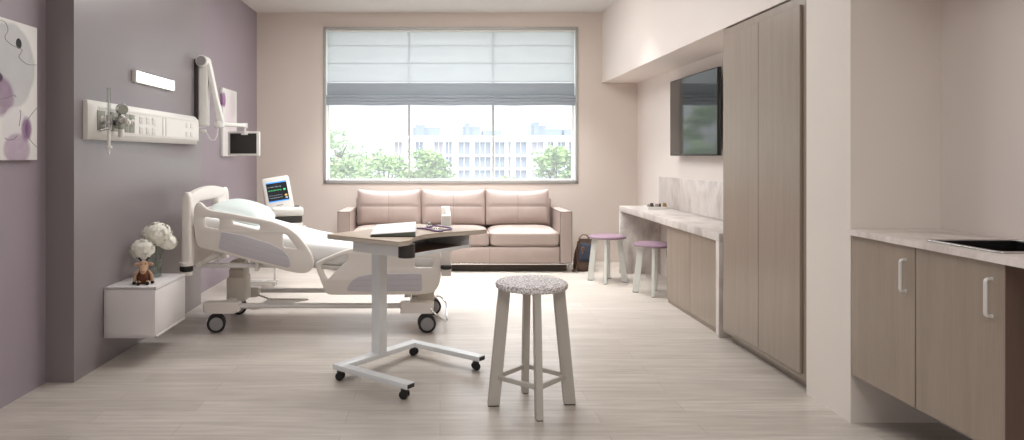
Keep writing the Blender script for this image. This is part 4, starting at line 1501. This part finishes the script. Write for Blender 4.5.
def wl2(px, py):
    X = XL + .0325
    s = (px - VX) / X
    return (X, F / s, H - (py - VY) / s)


q.tube(catmull([wl2(*p) for p in ((0, 20), (5, 22), (8, 30), (5, 38), (12, 45), (22, 50), (19, 57), (27, 64), (36.5, 65))], 6), .0014, 6)
q.tube(catmull([wl2(*p) for p in ((36.8, 108), (31, 115), (27, 122), (26, 131), (31, 141), (36.5, 147))], 6), .0014, 6)
q.tube(catmull([wl2(*p) for p in ((0, 99), (6, 98), (14, 95), (16, 97))], 6), .0014, 6)
q.tube(catmull([wl2(*p) for p in ((20, 110), (20.5, 116), (19.5, 124), (19, 126))], 6), .0018, 6)
q.tube(catmull([wl2(*p) for p in ((5, 138), (9, 140), (14, 139), (17, 136))], 6), .0018, 6)
q.build('ink_line', 'ink', pc, True)
p2 = thing('canvas_print', 'narrow white canvas with a purple blot behind the arm-mounted screen', 'painting', (XL, 7.44, 1.65))
art2 = art_mat('pink_watercolour', [(-.02, .0, .2, .4, (222, 204, 214), .8, .8), (-.21, .23, .07, .09, (140, 92, 140), .95, .3), (.1, .2, .14, .2, (200, 190, 194), .6, .6)])
MB().bx(XL + .001, XL + .03, 7.2, 7.69, 1.298, 2.005, .003).build('canvas', art2, p2, True)

# ------------------------------------------------------------------ outside
def foliage(c, r, n, seed, size, m, name, label, trunk_z, loose=.35):
    rnd = random.Random(seed)
    t = bmesh.new()
    clumps = []
    for i in range(26):
        a, z = rnd.uniform(0, 2 * PI), rnd.uniform(-.9, 1)
        rr = math.sqrt(max(0, 1 - z * z)) * rnd.uniform(.45, 1)
        clumps.append(Vector((rr * math.cos(a) * r[0], rr * math.sin(a) * r[1], z * r[2] * rnd.uniform(.7, 1))))
    for i in range(n):
        k = rnd.choice(clumps)
        p = k + Vector((rnd.gauss(0, loose * .55), rnd.gauss(0, loose * .55), rnd.gauss(0, loose * .4))) * min(r)
        d = Vector((rnd.gauss(0, 1), rnd.gauss(0, 1), rnd.gauss(0, .6))).normalized()
        e = d.orthogonal().normalized()
        f = d.cross(e)
        e = (e * math.cos(i) + f * math.sin(i))
        s = size * rnd.uniform(.6, 1.3)
        vs = [t.verts.new(p + q) for q in (d * s * -.9, e * s * .42, d * s, e * s * -.42)]
        t.faces.new(vs)
    root = thing(name, label, 'tree', (c[0], c[1], trunk_z))
    q = MB()
    q._add(t, Matrix.Translation((0, 0, c[2] - trunk_z)))
    q.build('foliage', m, root)
    b_ = MB()
    b_.tube([(0, 0, 0), (.1, 0, (c[2] - trunk_z) * .5), (0, 0, c[2] - trunk_z)], [.16, .12, .07], 10)
    for k in clumps[:9]:
        b_.tube([(0, 0, c[2] - trunk_z - r[2] * .8), (k.x * .5, k.y * .5, c[2] - trunk_z + k.z * .4 - r[2] * .2), (k.x, k.y, c[2] - trunk_z + k.z)], [.05, .03, .012], 6)
    b_.build('trunk', 'bark', root)


GZ = -7.0
SF = 35.0


def tree(px, py, rx, rz, n, seed, m, label, s=SF, size=.085, loose=.35):
    x, y, z = W(px, py, s)
    foliage((x, y, z), (rx / s, rx / s, rz / s), n, seed, size, m, 'tree', label, GZ, loose)


tree(425, 177, 21, 31, 2600, 1, 'leaf', 'bushy green tree outside, behind the left mullion of the window')
tree(385, 181, 30, 28, 2600, 2, 'leaf', 'low spreading green tree outside, between two others at the window bottom', 33)
tree(345, 188, 24, 26, 2200, 3, 'leaf', 'leafy green tree outside at the bottom left corner of the window', 31)
tree(338, 152, 26, 20, 700, 4, 'leaf_pale', 'thin airy pale tree outside at the far left of the window', 27, .1, .3)
tree(556, 176, 27, 26, 3000, 5, 'leaf', 'green tree outside at the lower right of the window', 34)
tree(508, 186, 13, 9, 700, 6, 'leaf', 'small round tree top outside just above the sill, left of the right-hand tree', 34)

foliage((-5.1, 25, 1.6), (.9, 1.6, 2.2), 2600, 11, .11, 'leaf', 'tree', 'green tree outside left of the window, mirrored in the television screen', GZ)
bdg = thing('office_building', 'pale white building with blue glazing across the street outside the window', 'building', (4, 60, GZ))
sB = F / 60.0
q = MB()
q.bx(W(386, 0, sB)[0], W(640, 0, sB)[0], 60.6, 66, GZ, 3.05)
z_ = lambda py: W(0, py, sB)[2]
x_ = lambda px: W(px, 0, sB)[0]
for (a, b) in ((137, 142), (154.5, 157), (167.5, 170.2), (181, 184)):
    q.bx(x_(386), x_(640), 60, 60.7, z_(b), z_(a), .03)
bays = [(394.5, 402), (415.5, 423), (434, 443), (445.5, 452), (458.6, 470), (474.5, 491), (495, 505), (507.5, 511), (515.5, 527), (532, 544), (548, 554), (558, 566), (569, 577), (582, 596)]
edge = 386
for (a, b) in bays:
    q.bx(x_(edge), x_(a), 60.05, 60.7, GZ, z_(141))
    edge = b
q.bx(x_(edge), x_(640), 60.05, 60.7, GZ, z_(141))
q.build('facade', 'facade', bdg, True)
for i, (a, b) in enumerate(bays):
    for (c_, d_) in ((142, 154.5), (157, 167.5), (170.2, 181)):
        w_ = MB().bx(x_(a), x_(b), 60.5, 60.58, z_(d_), z_(c_)).build('glazing', 'facade_dim' if i in (0, 2, 9) else 'facade_glass', bdg, True)
        g_ = MB()
        nn = max(2, int((b - a) / 4.6))
        for k in range(1, nn):
            xx = x_(a + (b - a) * k / nn)
            g_.bx(xx - .035, xx + .035, 60.42, 60.5, z_(d_), z_(c_))
        g_.build('glazing_bar', 'facade', w_, True)
for (a, b, c_) in ((412.5, 440, 127), (415, 424, 124.5), (463.5, 481, 126), (466, 470, 122.5), (484, 503, 130.2), (533.5, 549, 125), (536, 541, 121.5), (549, 565, 128.5), (567, 576, 129)):
    MB().bx(x_(a), x_(b), 61.5 - .3 * (b - a < 9.5), 64, 3.0, z_(c_)).build('roof_plant', 'roof_plant', bdg, True)
struct(MB().bx(-120, 120, 9.5, 200, GZ - .2, GZ).build('ground', 'ground'))

# ------------------------------------------------------------------ light
w = bpy.data.worlds.new('daylight')
S.world = w
w.use_nodes = True
nt = w.node_tree
bgn = nt.nodes['Background']
tc = N(nt, 'ShaderNodeTexCoord')
sep = N(nt, 'ShaderNodeSeparateXYZ')
nt.links.new(tc.outputs['Generated'], sep.inputs[0])
rp = N(nt, 'ShaderNodeValToRGB')
e = rp.color_ramp.elements
e[0].position, e[0].color = .46, (.42, .42, .41, 1)
e[1].position, e[1].color = .5, (1.03, 1.045, 1.07, 1)
for ps, v in ((.58, 1.1), (.68, 3.6), (1.0, 8)):
    k = e.new(ps)
    k.color = (v * .97, v * .985, v, 1)
mr2 = N(nt, 'ShaderNodeMapRange')
mr2.inputs['From Min'].default_value = -1
nt.links.new(sep.outputs['Z'], mr2.inputs['Value'])
nt.links.new(mr2.outputs[0], rp.inputs['Fac'])
nt.links.new(rp.outputs['Color'], bgn.inputs['Color'])
bgn.inputs['Strength'].default_value = 1.0


def area(name, loc, rot, sx, sy, power, col=(1, 1, 1), portal=False, spread=None):
    l = bpy.data.lights.new(name, 'AREA')
    l.shape = 'RECTANGLE'
    l.size, l.size_y = sx, sy
    l.energy = power
    l.color = col
    if portal:
        l.cycles.is_portal = True
    if spread:
        l.spread = spread
    o = bpy.data.objects.new(name, l)
    COL.objects.link(o)
    o.location, o.rotation_euler = loc, rot
    return o


area('window_portal', ((wx0 + wx1) / 2, YB + .3, (wz0 + wz1) / 2), (math.radians(-90), 0, 0), wx1 - wx0, wz1 - wz0, 1, portal=True)
area('window_portal', (XL - .06, (vy0 + vy1) / 2, (vz0 + vz1) / 2), (0, math.radians(-90), 0), vz1 - vz0, vy1 - vy0, 1, portal=True)  # portal at the added, unseen left window
WARM = (1, .997, .987)
# globe lamp under the ceiling, above the frame
gl = bpy.data.lights.new('globe_lamp', 'POINT')
gl.energy, gl.shadow_soft_size, gl.color = 6, .12, WARM
go = bpy.data.objects.new('globe_lamp', gl)
COL.objects.link(go)
go.location = (1.15, 7.1, 2.95)
# recessed ceiling luminaires of the room (above the frame)
for (x, y, p) in ((-.1, 6.8, 52), (-.1, 5.0, 42), (0, 2.9, 7), (.9, .3, 50)):
    area('ceiling_luminaire', (x, y, ZC - .01), (0, 0, 0), 1.8, .6, p, WARM)
for (x, y, p) in ((-.85, 7.85, 15), (.17, 7.85, 15), (1.2, 7.85, 15), (-.5, 6.3, 7), (.6, 6.3, 9), (1.5, 6.7, 6)):
    area('recessed_downlight', (x, y, ZC - .01), (0, 0, 0), .16, .16, p, WARM, spread=math.radians(75))

# ------------------------------------------------------------------ camera and view
cam = bpy.data.cameras.new('camera')
cam.sensor_fit = 'HORIZONTAL'
cam.sensor_width = 36
cam.lens = F / 1024 * 36
cam.shift_x = (512 - VX) / 1024
cam.shift_y = -(220 - VY) / 1024
cam.clip_end = 500
co = bpy.data.objects.new('camera', cam)
COL.objects.link(co)
co.location = (0, 0, H)
co.rotation_euler = (math.radians(90), 0, 0)
S.camera = co
S.view_settings.view_transform = 'Standard'
S.view_settings.look = 'None'
S.view_settings.gamma = 1
S.view_settings.exposure = 0
S.view_settings.use_curve_mapping = False
S.cycles.use_denoising = True
S.cycles.max_bounces = 10
S.cycles.diffuse_bounces = 6
S.cycles.transparent_max_bounces = 16
S.cycles.sample_clamp_indirect = 6
